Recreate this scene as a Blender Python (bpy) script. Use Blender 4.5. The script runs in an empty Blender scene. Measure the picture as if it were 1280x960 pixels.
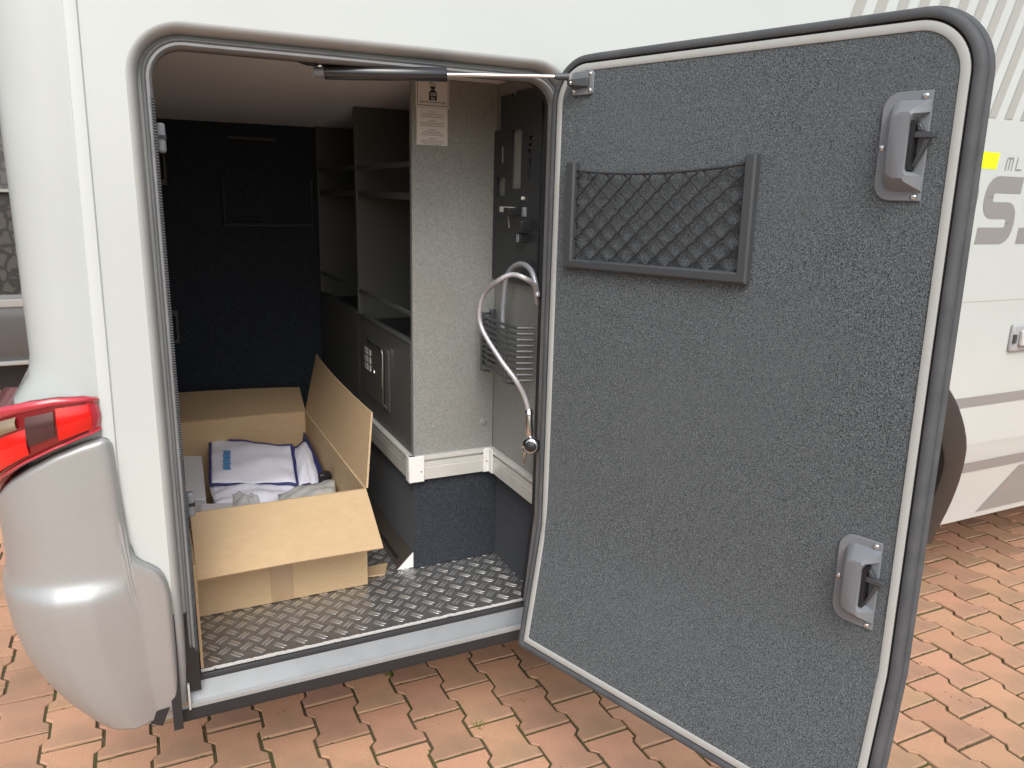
import bpy, bmesh, math, random
from mathutils import Vector, Matrix
from mathutils.geometry import tessellate_polygon
from math import sin, cos, pi, radians, sqrt

random.seed(7)
S = bpy.context.scene
COL = S.collection
ZO = 0.32                      # height of the garage sill above the ground

# ------------------------------------------------------------------ camera
cam_d = bpy.data.cameras.new('camera')
cam = bpy.data.objects.new('camera', cam_d); COL.objects.link(cam)
cam_d.sensor_width = 36.0
cam_d.lens = 970.8 / 1280 * 36.0
cam_d.clip_start = 0.02; cam_d.clip_end = 2000
yaw, pitch, roll = 0.4518, 0.2418, 0.0248
fw = Vector((sin(yaw)*cos(pitch), cos(yaw)*cos(pitch), -sin(pitch)))
r0 = Vector((cos(yaw), -sin(yaw), 0)); u0 = r0.cross(fw)
rt = cos(roll)*r0 + sin(roll)*u0; up = -sin(roll)*r0 + cos(roll)*u0
CAM = Vector((-0.0089, -1.3643, 0.9599 + ZO))
M = Matrix((rt, up, -fw)).transposed().to_4x4(); M.translation = CAM
cam.matrix_world = M
S.camera = cam

# ------------------------------------------------------------------ light
SUN_EL, SUN_AZ = radians(46), (-0.30, -0.95)      # bright overcast, the light comes from behind the photographer
az = Vector((SUN_AZ[0], SUN_AZ[1], 0)).normalized()
sd = Vector((az.x*cos(SUN_EL), az.y*cos(SUN_EL), sin(SUN_EL)))
sun_d = bpy.data.lights.new('sun', 'SUN'); sun_d.energy = 1.15; sun_d.angle = radians(38); sun_d.color = (.985, 1, .985)
sun = bpy.data.objects.new('sun', sun_d); COL.objects.link(sun)
sun.rotation_euler = sd.to_track_quat('Z', 'Y').to_euler()
W_ = bpy.data.worlds.new('World'); S.world = W_; W_.use_nodes = True
nt = W_.node_tree; nt.nodes.clear()
sky = nt.nodes.new('ShaderNodeTexSky'); sky.sky_type = 'NISHITA'; sky.sun_disc = False
sky.sun_elevation = SUN_EL; sky.sun_rotation = math.atan2(sd.x, sd.y)
sky.air_density = 1.0; sky.dust_density = 4.0; sky.ozone_density = 1.0
hs = nt.nodes.new('ShaderNodeHueSaturation'); hs.inputs['Saturation'].default_value = 0.56
bg = nt.nodes.new('ShaderNodeBackground'); bg.inputs['Strength'].default_value = 0.15
wo = nt.nodes.new('ShaderNodeOutputWorld')
nt.links.new(sky.outputs[0], hs.inputs['Color']); nt.links.new(hs.outputs[0], bg.inputs['Color']); nt.links.new(bg.outputs[0], wo.inputs['Surface'])
S.view_settings.view_transform = 'Standard'; S.view_settings.look = 'None'
S.view_settings.exposure = 0.45; S.view_settings.gamma = 1.0
S.view_settings.use_curve_mapping = False
S.render.engine = 'CYCLES'

# ------------------------------------------------------------------ materials
MATS = {}
def mat(name, col, rough=.5, metal=0., col2=None, scale=20., detail=3., contrast=(.35, .65), bump=0., bscale=None,
        coat=0., spec=.5, island=0., sheen=0., trans=0., alpha=1., stretch=None, dirt=None):
    if name in MATS: return MATS[name]
    m = bpy.data.materials.new(name); m.use_nodes = True
    t = m.node_tree; L = t.links.new; b = t.nodes['Principled BSDF']
    b.inputs['Roughness'].default_value = rough; b.inputs['Metallic'].default_value = metal
    b.inputs['Coat Weight'].default_value = coat; b.inputs['Coat Roughness'].default_value = .08
    b.inputs['Specular IOR Level'].default_value = spec
    b.inputs['Transmission Weight'].default_value = trans; b.inputs['Alpha'].default_value = alpha
    if sheen: b.inputs['Sheen Weight'].default_value = sheen
    c1 = (*col, 1); b.inputs['Base Color'].default_value = c1
    tc = t.nodes.new('ShaderNodeTexCoord'); vec = tc.outputs['Object']
    if stretch:
        mp = t.nodes.new('ShaderNodeMapping'); mp.inputs['Scale'].default_value = stretch
        L(vec, mp.inputs['Vector']); vec = mp.outputs[0]
    out = None
    if col2:
        n = t.nodes.new('ShaderNodeTexNoise'); n.inputs['Scale'].default_value = scale; n.inputs['Detail'].default_value = detail
        n.inputs['Roughness'].default_value = .65
        L(vec, n.inputs['Vector'])
        r = t.nodes.new('ShaderNodeValToRGB'); r.color_ramp.elements[0].position = contrast[0]; r.color_ramp.elements[1].position = contrast[1]
        r.color_ramp.elements[0].color = c1; r.color_ramp.elements[1].color = (*col2, 1)
        L(n.outputs['Fac'], r.inputs['Fac']); out = r.outputs['Color']
    if dirt:      # (colour, scale, lo, hi, amount)
        n2 = t.nodes.new('ShaderNodeTexNoise'); n2.inputs['Scale'].default_value = dirt[1]; n2.inputs['Detail'].default_value = 6
        L(tc.outputs['Object'], n2.inputs['Vector'])
        mr = t.nodes.new('ShaderNodeMapRange'); mr.inputs[1].default_value = dirt[2]; mr.inputs[2].default_value = dirt[3]; mr.inputs[4].default_value = dirt[4]
        L(n2.outputs['Fac'], mr.inputs[0])
        mx = t.nodes.new('ShaderNodeMix'); mx.data_type = 'RGBA'
        L(mr.outputs[0], mx.inputs[0])
        if out: L(out, mx.inputs[6])
        else: mx.inputs[6].default_value = c1
        mx.inputs[7].default_value = (*dirt[0], 1); out = mx.outputs[2]
    if island:
        g = t.nodes.new('ShaderNodeNewGeometry'); h = t.nodes.new('ShaderNodeHueSaturation')
        oi = t.nodes.new('ShaderNodeObjectInfo'); ad = t.nodes.new('ShaderNodeMath'); ad.operation = 'ADD'
        fr = t.nodes.new('ShaderNodeMath'); fr.operation = 'FRACT'
        L(g.outputs['Random Per Island'], ad.inputs[0]); L(oi.outputs['Random'], ad.inputs[1]); L(ad.outputs[0], fr.inputs[0])
        m1 = t.nodes.new('ShaderNodeMapRange'); m1.inputs[3].default_value = 1-island; m1.inputs[4].default_value = 1+island
        m2 = t.nodes.new('ShaderNodeMapRange'); m2.inputs[3].default_value = .496; m2.inputs[4].default_value = .508
        mu = t.nodes.new('ShaderNodeMath'); mu.operation = 'MULTIPLY'; mu.inputs[1].default_value = 7.31
        f2 = t.nodes.new('ShaderNodeMath'); f2.operation = 'FRACT'
        L(fr.outputs[0], m1.inputs[0]); L(fr.outputs[0], mu.inputs[0]); L(mu.outputs[0], f2.inputs[0]); L(f2.outputs[0], m2.inputs[0])
        L(m1.outputs[0], h.inputs['Value']); L(m2.outputs[0], h.inputs['Hue'])
        if out: L(out, h.inputs['Color'])
        else: h.inputs['Color'].default_value = c1
        out = h.outputs[0]
    if out: L(out, b.inputs['Base Color'])
    if bump:
        n3 = t.nodes.new('ShaderNodeTexNoise'); n3.inputs['Scale'].default_value = bscale or scale*1.5; n3.inputs['Detail'].default_value = 4
        L(vec, n3.inputs['Vector'])
        bp = t.nodes.new('ShaderNodeBump'); bp.inputs['Strength'].default_value = bump; bp.inputs['Distance'].default_value = .002
        L(n3.outputs['Fac'], bp.inputs['Height']); L(bp.outputs[0], b.inputs['Normal'])
    MATS[name] = m; return m

white = mat('white_paint', (.52, .56, .548), .24, coat=.5, bump=.06, bscale=2.2, dirt=((.45, .47, .45), 2., .48, .75, .5))
cornerp = mat('corner_paint', (.48, .52, .508), .26, coat=.5, bump=.06, bscale=3.0, dirt=((.42, .43, .40), 4., .5, .8, .4))
stripmat = mat('corner_moulding_paint', (.55, .59, .58), .35, coat=.2)
framep = mat('frame_paint', (.36, .372, .365), .45, dirt=((.28, .285, .28), 9., .45, .75, .5))
silver = mat('silver_bumper_paint', (.375, .39, .39), .44, .4, coat=.12, col2=(.415, .43, .43), scale=500, bump=.08, bscale=60, dirt=((.35, .33, .30), 6., .5, .8, .35))
alu = mat('sill_aluminium', (.22, .235, .245), .45, .3, dirt=((.165, .176, .184), 14., .45, .75, .6), stretch=None)
blackr = mat('black_rubber', (.018, .018, .02), .6, bump=.2, bscale=300)
sealm = mat('frame_seal_grey', (.20, .205, .21), .5, dirt=((.13, .13, .135), 30., .4, .7, .5))
greyr = mat('grey_rubber', (.060, .065, .072), .75, dirt=((.11, .115, .12), 20., .4, .7, .5))
pale = mat('pale_edge_trim', (.40, .415, .40), .45, dirt=((.36, .35, .32), 30., .5, .8, .5))
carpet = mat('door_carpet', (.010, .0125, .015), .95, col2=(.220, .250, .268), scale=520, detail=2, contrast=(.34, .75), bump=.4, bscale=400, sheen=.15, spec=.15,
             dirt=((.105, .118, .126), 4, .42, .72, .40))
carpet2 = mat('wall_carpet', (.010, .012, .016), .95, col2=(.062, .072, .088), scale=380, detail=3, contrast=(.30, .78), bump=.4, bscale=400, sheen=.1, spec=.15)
plast = mat('grey_plastic', (.19, .205, .225), .42, bump=.15, bscale=900)
plastd = mat('dark_grey_plastic', (.055, .06, .066), .4, bump=.1, bscale=700)
blackp = mat('black_plastic', (.015, .015, .017), .45)
cord = mat('black_cord', (.028, .03, .033), .75, bump=.5, bscale=1500)
steel = mat('bright_steel', (.72, .72, .73), .18, 1.0)
steelm = mat('hose_steel', (.48, .48, .50), .42, .45)
panel = mat('grey_laminate', (.185, .194, .184), .5, col2=(.29, .298, .283), scale=260, detail=3, contrast=(.35, .68), dirt=((.19, .185, .17), 5, .45, .8, .4))
panel_shade = mat('shaded_laminate', (.075, .08, .077), .5, col2=(.105, .108, .102), scale=420, detail=2)  # same grey laminate, with the cabinet's shade put into the colour
ceilm = mat('ceiling_laminate', (.72, .755, .77), .6, dirt=((.66, .69, .70), 3, .4, .7, .5))
blackpan = mat('black_panel', (.022, .025, .028), .4)
railm = mat('rail_white_aluminium', (.60, .60, .57), .38, .2, dirt=((.48, .47, .44), 15, .45, .75, .5))
capm = mat('white_cap_plastic', (.74, .74, .72), .4)
plate = mat('plate_aluminium', (.24, .24, .237), .40, .75, col2=(.33, .33, .325), scale=60, stretch=None, bump=.1, bscale=120)
treadm = mat('tread_aluminium', (.80, .80, .79), .28, .85)
kraft = mat('kraft_cardboard', (.50, .355, .205), .8, col2=(.53, .38, .225), scale=35, stretch=(1, 1, 3), bump=.12, bscale=300, dirt=((.50, .35, .19), 6, .5, .8, .35))
kraftedge = mat('cardboard_edge', (.40, .29, .17), .9, col2=(.60, .45, .28), scale=260)
tapem = mat('brown_tape', (.46, .33, .20), .25, spec=.6)
pouchm = mat('pouch_fabric', (.80, .82, .95), .75, col2=(.84, .86, .96), scale=60, bump=.35, bscale=40)
pipem = mat('navy_piping', (.03, .035, .16), .6)
paperm = mat('white_paper', (.74, .74, .78), .7)
polym = mat('milky_polythene', (.72, .74, .72), .15, alpha=.55, spec=.6)
silverbag = mat('grey_sealed_bag', (.46, .48, .47), .28, .2, col2=(.6, .61, .6), scale=25, bump=.6, bscale=30)
ink = mat('black_ink', (.02, .02, .02), .6)
greyink = mat('grey_ink', (.33, .33, .32), .6)
blueink = mat('blue_ink', (.10, .30, .62), .6)
decal = mat('decal_warm_grey', (.255, .255, .25), .35, coat=.3)
decal2 = mat('decal_light_grey', (.37, .378, .352), .35, coat=.3)
bandm = mat('decal_pale_band', (.505, .545, .535), .33, coat=.3)
yellowm = mat('decal_neon_yellow', (.68, .95, .01), .5)
redm = mat('red_lens', (.72, .006, .004), .22, coat=.9)
redmid = mat('dark_red_lens', (.19, .012, .014), .12, coat=.8, alpha=1)
redrim = mat('rose_lens_edge', (.50, .04, .06), .12, coat=.8)
smoke = mat('smoked_reflector', (.10, .05, .05), .2, .4)
clearl = mat('clear_indicator_lens', (.42, .36, .26), .2, .5, bump=.6, bscale=90, stretch=(4, 4, 30))
tyrem = mat('tyre_rubber', (.022, .021, .02), .75, bump=.3, bscale=80)
flarem = mat('flare_plastic', (.034, .031, .029), .5)
rimm = mat('rim_alloy', (.35, .35, .35), .35, .9)
paverm = mat('clay_red_concrete', (.49, .255, .158), .9, col2=(.66, .385, .25), scale=300, detail=5, contrast=(.3, .72), bump=.6, bscale=300, island=.15,
             dirt=((.33, .22, .145), 4.5, .44, .70, .75))
sandm = mat('joint_sand', (.115, .082, .050), .95, col2=(.085, .090, .028), scale=9, detail=6, contrast=(.42, .58), bump=1.0, bscale=220)
weedm = mat('weed_green', (.12, .18, .03), .7)
vanm = mat('van_grey_paint', (.085, .088, .09), .3, coat=.6)
vanw = mat('van_pale_trim', (.32, .32, .31), .4)
glass = mat('dark_glass', (.02, .022, .024), .06, spec=.7)
redspot = mat('red_enamel', (.6, .02, .02), .4)

# crackle pattern coloured onto the van side, cause unidentified
def crackle():
    m = bpy.data.materials.new('crackle_pattern'); m.use_nodes = True; t = m.node_tree; L = t.links.new; b = t.nodes['Principled BSDF']
    tc = t.nodes.new('ShaderNodeTexCoord'); n = t.nodes.new('ShaderNodeTexNoise'); n.inputs['Scale'].default_value = 14
    ad = t.nodes.new('ShaderNodeMix'); ad.data_type = 'VECTOR'; ad.inputs[0].default_value = .06
    v = t.nodes.new('ShaderNodeTexVoronoi'); v.feature = 'DISTANCE_TO_EDGE'; v.inputs['Scale'].default_value = 15
    L(tc.outputs['Object'], ad.inputs[4]); L(tc.outputs['Object'], n.inputs['Vector']); L(n.outputs['Color'], ad.inputs[5]); L(ad.outputs[1], v.inputs['Vector'])
    r = t.nodes.new('ShaderNodeValToRGB'); r.color_ramp.elements[0].position = .05; r.color_ramp.elements[1].position = .13
    r.color_ramp.elements[0].color = (.012, .012, .012, 1); r.color_ramp.elements[1].color = (.055, .05, .045, 1)
    L(v.outputs['Distance'], r.inputs['Fac']); L(r.outputs[0], b.inputs['Base Color']); b.inputs['Roughness'].default_value = .4
    return m
crackm = crackle()

# ------------------------------------------------------------------ builders
def put(name, verts, faces, m, parent=None, smooth=False, props=None, bevel=0., bseg=2, solid=0., auto=None, mats2=None):
    me = bpy.data.meshes.new(name); me.from_pydata([tuple(v) for v in verts], [], faces); me.validate(); me.update()
    bm = bmesh.new(); bm.from_mesh(me); bmesh.ops.recalc_face_normals(bm, faces=bm.faces)
    if solid or bevel:
        pass
    bm.to_mesh(me); bm.free()
    me.materials.append(m)
    o = bpy.data.objects.new(name, me); COL.objects.link(o)
    if solid:
        s = o.modifiers.new('solid', 'SOLIDIFY'); s.thickness = solid; s.offset = 0
    if bevel:
        b = o.modifiers.new('bevel', 'BEVEL'); b.width = bevel; b.segments = bseg; b.limit_method = 'ANGLE'; b.angle_limit = radians(40)
        b.harden_normals = False
    if smooth or bevel:
        me.polygons.foreach_set('use_smooth', [True]*len(me.polygons))
        if auto is not False: me.set_sharp_from_angle(angle=radians(auto or 42))
    if parent:
        o.parent = parent
        if parent.type == 'EMPTY': o.matrix_parent_inverse = Matrix.Translation(-parent.location)
    if props:
        for k, v in props.items(): o[k] = v
    return o

def thing(name, label, cat, loc, group=None):
    o = bpy.data.objects.new(name, None); COL.objects.link(o); o.location = loc; o.empty_display_size = .05
    o['label'] = label; o['category'] = cat
    if group: o['group'] = group
    return o

class MB:
    def __init__(s): s.v = []; s.f = []
    def add(s, vs, fs):
        n = len(s.v); s.v += [Vector(v) for v in vs]; s.f += [tuple(i+n for i in f) for f in fs]
    def box(s, a, b):
        x0, y0, z0 = a; x1, y1, z1 = b
        s.add([(x0,y0,z0),(x1,y0,z0),(x1,y1,z0),(x0,y1,z0),(x0,y0,z1),(x1,y0,z1),(x1,y1,z1),(x0,y1,z1)],
              [(0,3,2,1),(4,5,6,7),(0,1,5,4),(1,2,6,5),(2,3,7,6),(3,0,4,7)])
    def hexa(s, pts): s.add(pts, [(0,3,2,1),(4,5,6,7),(0,1,5,4),(1,2,6,5),(2,3,7,6),(3,0,4,7)])
    def tube(s, path, r, n=8, cap=True):
        path = [Vector(p) for p in path]; N = len(path)
        rr = r if isinstance(r, (list, tuple)) else [r]*N
        t0 = (path[1]-path[0]).normalized(); ref = Vector((0,0,1)) if abs(t0.z) < .9 else Vector((1,0,0))
        a = t0.cross(ref).normalized(); vs = []
        for i, p in enumerate(path):
            t = (path[min(i+1,N-1)]-path[max(i-1,0)]).normalized()
            a = (a - t*a.dot(t)).normalized(); b = t.cross(a)
            for k in range(n): vs.append(p + (a*cos(2*pi*k/n)+b*sin(2*pi*k/n))*rr[i])
        fs = [(i*n+k, i*n+(k+1)%n, (i+1)*n+(k+1)%n, (i+1)*n+k) for i in range(N-1) for k in range(n)]
        if cap: fs += [tuple(range(n))[::-1], tuple((N-1)*n+k for k in range(n))]
        s.add(vs, fs)
    def grid(s, rows, close=False):
        n = len(rows[0]); vs = [p for r in rows for p in r]
        m = n if close else n-1
        s.add(vs, [(i*n+k, i*n+(k+1)%n, (i+1)*n+(k+1)%n, (i+1)*n+k) for i in range(len(rows)-1) for k in range(m)])
    def dome(s, c, nrm, r, h, n=8, k=3):
        c = Vector(c); nrm = Vector(nrm).normalized(); ref = Vector((0,0,1)) if abs(nrm.z) < .9 else Vector((1,0,0))
        a = nrm.cross(ref).normalized(); b = nrm.cross(a); rows = []
        for j in range(k):
            t = j/k*pi/2
            rows.append([c+nrm*h*sin(t)+(a*cos(2*pi*i/n)+b*sin(2*pi*i/n))*r*cos(t) for i in range(n)])
        self_n = len(s.v); s.grid(rows, True); s.add([c+nrm*h], []); top = len(s.v)-1; base = self_n+(k-1)*n
        s.f += [(base+i, base+(i+1)%n, top) for i in range(n)]
    def put(s, name, m, parent=None, **kw): return put(name, s.v, s.f, m, parent, **kw)

def Z(z): return z+ZO
W, ZK, TK = .7208, .2761, .0506
def yt(z): return TK/ZK*.010*math.log1p(math.exp(max(-40, min(40, (ZK-z)/.010))))       # tuck-in of the lower wall

def arc(cx, cz, r, a0, a1, n): return [(cx+r*cos(a0+(a1-a0)*i/n), cz+r*sin(a0+(a1-a0)*i/n)) for i in range(n+1)]
def rrect(x0, x1, z0, z1, rt_, rb_, n=10, split=None):
    """anticlockwise outline with rounded top and bottom corners; vertices at z=split on the sides"""
    p = arc(x0+rb_, z0+rb_, rb_, pi, 1.5*pi, max(2, n//3)) + arc(x1-rb_, z0+rb_, rb_, -pi/2, 0, max(2, n//3))
    if split: p.append((x1, split))
    p += arc(x1-rt_, z1-rt_, rt_, 0, pi/2, n) + arc(x0+rt_, z1-rt_, rt_, pi/2, pi, n)
    if split: p.append((x0, split))
    return p

def fill2d(outer, holes=(), splits=(ZK,), xsplits=()):
    """triangulate an XZ polygon with holes, cut along z = splits; returns 2D verts and faces"""
    loops = [[Vector((x, z, 0)) for x, z in outer]] + [[Vector((x, z, 0)) for x, z in h] for h in holes]
    flat = [v for l in loops for v in l]
    tris = tessellate_polygon(loops)
    bm = bmesh.new(); bv = [bm.verts.new(v) for v in flat]
    for t in tris:
        try: bm.faces.new([bv[i] for i in t])
        except ValueError: pass
    for s in splits:
        bmesh.ops.bisect_plane(bm, geom=bm.verts[:]+bm.edges[:]+bm.faces[:], plane_co=(0, s, 0), plane_no=(0, 1, 0))
    for s in xsplits:
        bmesh.ops.bisect_plane(bm, geom=bm.verts[:]+bm.edges[:]+bm.faces[:], plane_co=(s, 0, 0), plane_no=(1, 0, 0))
    bm.verts.ensure_lookup_table(); bm.verts.index_update()
    vs = [(v.co.x, v.co.y) for v in bm.verts]; fs = [tuple(v.index for v in f.verts) for f in bm.faces]; bm.free()
    return vs, fs

def text_mesh(name, txt, size, xf, m, parent, extrude=0.0003, align='LEFT'):
    cu = bpy.data.curves.new(name, 'FONT'); cu.body = txt; cu.size = size; cu.align_x = align; cu.resolution_u = 3
    tmp = bpy.data.objects.new(name, cu); COL.objects.link(tmp)
    dg = bpy.context.evaluated_depsgraph_get(); dg.update()
    me = bpy.data.meshes.new_from_object(tmp.evaluated_get(dg)); bpy.data.objects.remove(tmp)
    vs = [xf(v.co.x, v.co.y) for v in me.vertices]; fs = [tuple(p.vertices) for p in me.polygons]
    bpy.data.meshes.remove(me)
    return put(name, vs, fs, m, parent)

# ================================================================== PAVEMENT
pave = put('pavement', [(-60,-60,-.0048),(60,-60,-.0048),(60,60,-.0048),(-60,60,-.0048)], [(0,1,2,3)], sandm, props={'kind': 'structure'})
PX, PY = .1167, .1575
ox, oy = .2307, .4743
w1, w0, hl = PX/2+.0075-.0038, PX/2-.0075-.0038, PY/2-.0040
y1, y0 = .047, .033
def paver_outline(ins):
    a, b, h = w1-ins, w0-ins, hl-ins
    c = ins*.4
    return [(-a,-h),(a,-h),(a,-y1-c),(b,-y0-c),(b,y0+c),(a,y1+c),(a,h),(-a,h),(-a,y1+c),(-b,y0+c),(-b,-y0-c),(-a,-y1-c)]
def paver_mesh(dz=0, cx=0, cy=0, rnd=None):
    lo, up_ = paver_outline(0), paver_outline(.0014)
    n = len(lo); rr = rnd or random
    tl = [rr.uniform(-.0012, .0012) for _ in range(2)]
    vs = [(cx+x, cy+y, -.012) for x, y in lo] + [(cx+x, cy+y, dz-.0014+tl[0]*x/.06+tl[1]*y/.08) for x, y in lo] + [(cx+x, cy+y, dz+tl[0]*x/.06+tl[1]*y/.08) for x, y in up_]
    fs = []
    for k in range(2):
        for i in range(n): fs.append((k*n+i, k*n+(i+1)%n, (k+1)*n+(i+1)%n, (k+1)*n+i))
    b = 2*n
    fs += [(b+0,b+1,b+2,b+11), (b+11,b+2,b+3,b+10), (b+10,b+3,b+4,b+9), (b+9,b+4,b+5,b+8), (b+8,b+5,b+6,b+7)]
    return vs, fs
def px(p):
    d = Vector(p)-CAM; z = d.dot(fw)
    if z <= .05: return None
    return 640+970.8*d.dot(rt)/z, 480-970.8*d.dot(up)/z, z
cells = []
for i in range(-38, 60):
    for j in range(-22, 42):
        cx, cy = ox+i*PX, oy+(j+.5+(.5 if i % 2 else 0))*PY
        p = px((cx, cy, 0)); vis = False
        if p and -60 < p[0] < 1340 and p[1] < 1030:
            x, y = p[0], p[1]
            sill = 895-.226*(x-231)
            doorb = 790+.61*(x-655)
            if x < 655 and y > sill-25 and (x > 215 or y > 560+1.6*x): vis = True
            elif 640 <= x < 1130 and y > doorb-25: vis = True
            elif x > 1090 and y > 640: vis = True
        cells.append((0 if vis else 1, p[2] if p else 99, cx, cy))
cells.sort()
protos = []
for k in range(6):
    vs, fs = paver_mesh(0)
    o = put('paver', vs, fs, paverm); protos.append(o.data); bpy.data.objects.remove(o)
for _, _, cx, cy in cells[:300]:
    o = bpy.data.objects.new('paver', random.choice(protos)); COL.objects.link(o); o.parent = pave
    o.location = (cx+random.uniform(-.0009, .0009), cy+random.uniform(-.0009, .0009), random.uniform(-.0015, .0015))
    o.rotation_euler.z = random.uniform(-.008, .008)
mb = MB()
for _, _, cx, cy in cells[300:]:
    vs, fs = paver_mesh(random.uniform(-.0015, .0015), cx, cy); mb.add(vs, fs)
mb.put('outer_pavers', paverm, pave, props={'kind': 'stuff'})

# moss and grit lying in the joints
mossm = mat('joint_moss', (.075, .085, .022), .95, col2=(.12, .095, .05), scale=40)
rm = random.Random(21); mb = MB()
for _, _, cx, cy in cells[:300]:
    for q in range(rm.randint(1, 5)):
        if rm.random() < .5: x, y = cx+rm.uniform(-w1, w1), cy+hl+.004
        else: x, y = cx+(w1+w0)/2*rm.choice((-1, 1)), cy+rm.uniform(-hl, hl)
        for e in range(3): mb.dome((x+rm.uniform(-.008, .008), y+rm.uniform(-.0025, .0025), -.0052), (rm.uniform(-.2, .2), rm.uniform(-.2, .2), 1), rm.uniform(.0025, .0055), rm.uniform(.002, .0052), 6, 2)
for q in range(500):
    _, _, cx, cy = cells[rm.randint(0, 299)]; r = rm.uniform(.0006, .0018)
    mb.dome((cx+rm.uniform(-.05, .05), cy+rm.uniform(-.07, .07), -.0005), (0, 0, 1), r, r*1.4, 5, 2)
mb.put('joint_moss', mossm, pave, props={'kind': 'stuff'})
# small weeds in the joints
def weed(x, y, h, label, n=14):
    m_ = MB()
    for k in range(n):
        a = random.uniform(0, 2*pi); l = h*random.uniform(.5, 1.1); w = random.uniform(.0012, .0024); lean = random.uniform(.3, 1.1)
        bx, by = x+random.uniform(-.008, .008), y+random.uniform(-.008, .008)
        d = Vector((cos(a), sin(a), 0)); s_ = Vector((-sin(a), cos(a), 0))
        p0 = Vector((bx, by, -.008)); p1 = p0+d*l*lean*.4+Vector((0, 0, l*.6)); p2 = p0+d*l*lean+Vector((0, 0, l*.8))
        m_.add([p0-s_*w, p0+s_*w, p1+s_*w, p1-s_*w, p2], [(0,1,2,3), (3,2,4)])
    o = m_.put('weed', weedm); o['label'] = label; o['category'] = 'weed'; o['group'] = 'weeds in the paving joints'
    return o
weed(.520, .445, .022, 'small green weed in the paving joint right below the sill middle')
weed(.435, .505, .018, 'tiny weed in the joint just left of the sill middle')
weed(.66, .155, .020, 'moss tuft in the joint near the bottom edge, left of the open door')
weed(.80, .20, .018, 'moss tuft in the joint beside the lower door corner')
weed(.225, .40, .016, 'tiny weed in the joint under the left end of the sill')

# ================================================================== MOTORHOME
mh = thing('motorhome', 'white motorhome with its garage door swung open', 'motorhome', (0, 0, 0))
XR = .772                                            # right edge of the garage opening flange
hole = rrect(0, XR, 0.0, 1.2, .085, .006, 14, ZK)
ARX, ARZ, ARR = 1.70, .13, .435
archpts = [(ARX+ARR*cos(a), ARZ+ARR*sin(a)) for a in [radians(-17+(214)*i/40) for i in range(41)]]   # right foot to left foot
outer = [(-.0705, -.022), (ARX+ARR*cos(radians(197)), 0-.0)] + archpts[::-1] + [(6.2, .0), (6.2, 2.35), (-.042, 2.35)]
vs, fs = fill2d(outer, [hole])
put('side_wall', [(x, yt(z), Z(z)) for x, z in vs], fs, white, mh)
side = mh.children[-1]
# lower black edge below the sill
mb = MB(); mb.box((-.016, .045, Z(-.03)), (XR+.06, .075, Z(-.0225))); mb.put('edge_strip', blackr, mh)

# flange / channel around the opening
def frame_ring(name, prof, m, parent, bottom=True, **kw):
    """prof: list of (inset, depth)"""
    rows = []
    for d, y in prof:
        pl = rrect(d, XR-d, d*.0+(.0 if not bottom else .0), 1.2-d, max(.085-d, .03), .006, 14, ZK)
        rows.append([(x, yt(z)+y, Z(z)) for x, z in pl])
    nl = len(rows[0]); mbx = MB()
    # skip the bottom edge: indices of bottom corners are the first ones
    nb = (max(2, 14//3)+1)
    rows = [r[nb:]+r[:0] for r in rows]              # start at bottom right corner
    rows = [r+[] for r in rows]
    # close up the left side down to the bottom-left corner
    full = []
    for (d, y), r in zip(prof, rows):
        full.append(r+[(d, yt(0.006)+y, Z(.006))])
    mbx.grid(full); return mbx.put(name, m, parent, smooth=True, auto=50, **kw)
df = frame_ring('door_frame', [(0, 0), (.002, -.0008), (.006, .0002), (.0105, .0040), (.014, .012), (.016, .024), (.0165, .030), (.022, .031)], framep, mh)
frame_ring('frame_lip', [(.021, .0305), (.022, .019), (.0245, .017), (.027, .019), (.0272, .024)], alu, df)
frame_ring('seal', [(.0262, .022), (.028, .0175), (.032, .0165), (.0355, .020), (.0372, .027), (.0372, .038)], sealm, df)
# corrugation of the seal: fine ribs up the left side
mb = MB()
z = .08
while z < 1.09:
    mb.box((.0312, yt(z)+.0158, Z(z)), (.03735, yt(z)+.030, Z(z+.0016))); z += .0044
mb.put('seal_ribs', greyr, df, props={'kind': 'stuff'})
# inner black reveal
frame_ring('reveal', [(.0368, .036), (.0372, .046), (.033, .06)], blackr, df)
mb = MB(); mb.box((.012, .046, Z(.03)), (.0368, .10, Z(1.10))); mb.put('post_liner', blackp, df)
# the sill
def xsweep(name, prof, x0, x1, m, parent, **kw):
    b_ = MB(); b_.grid([[(x0, y, Z(z)) for y, z in prof], [(x1, y, Z(z)) for y, z in prof]]); return b_.put(name, m, parent, **kw)
sill = xsweep('sill', [(.078, -.022), (.046, -.022), (.046, -.002), (.0465, .003), (.049, .0045), (.0515, .003), (.052, .001), (.0545, .0035), (.0735, .0365), (.0735, .030)], .0145, XR-.0145, alu, mh, smooth=True, auto=30)
xsweep('sill_edge', [(.0442, -.004), (.0442, .0035), (.049, .0062), (.0525, .004)], .0146, XR-.0146, mat('sill_lip', (.36, .37, .37), .4, .3), sill)
xsweep('sill_underside', [(.042, -.024), (.042, -.0045), (.046, -.0045)], -.016, XR+.05, blackr, sill)
xsweep('sill_seal', [(.0715, .030), (.072, .040), (.075, .0445), (.080, .0445), (.083, .040), (.083, .030)], .030, XR-.030, blackr, sill, smooth=True)
mb = MB(); mb.box((.0125, .036, Z(-.002)), (.0165, .0735, Z(.05))); mb.put('corner_weld', railm, sill, bevel=.001)

# door striker lugs on the left post
for zc in (1.032, .405):
    mb = MB(); mb.box((.0365, .044, Z(zc-.024)), (.0505, .060, Z(zc+.022)))
    o = mb.put('striker', plast, df, bevel=.004)
    mb = MB(); mb.box((.0405, .0425, Z(zc-.003)), (.0512, .062, Z(zc+.003))); mb.put('striker_slot', blackp, df)

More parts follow.
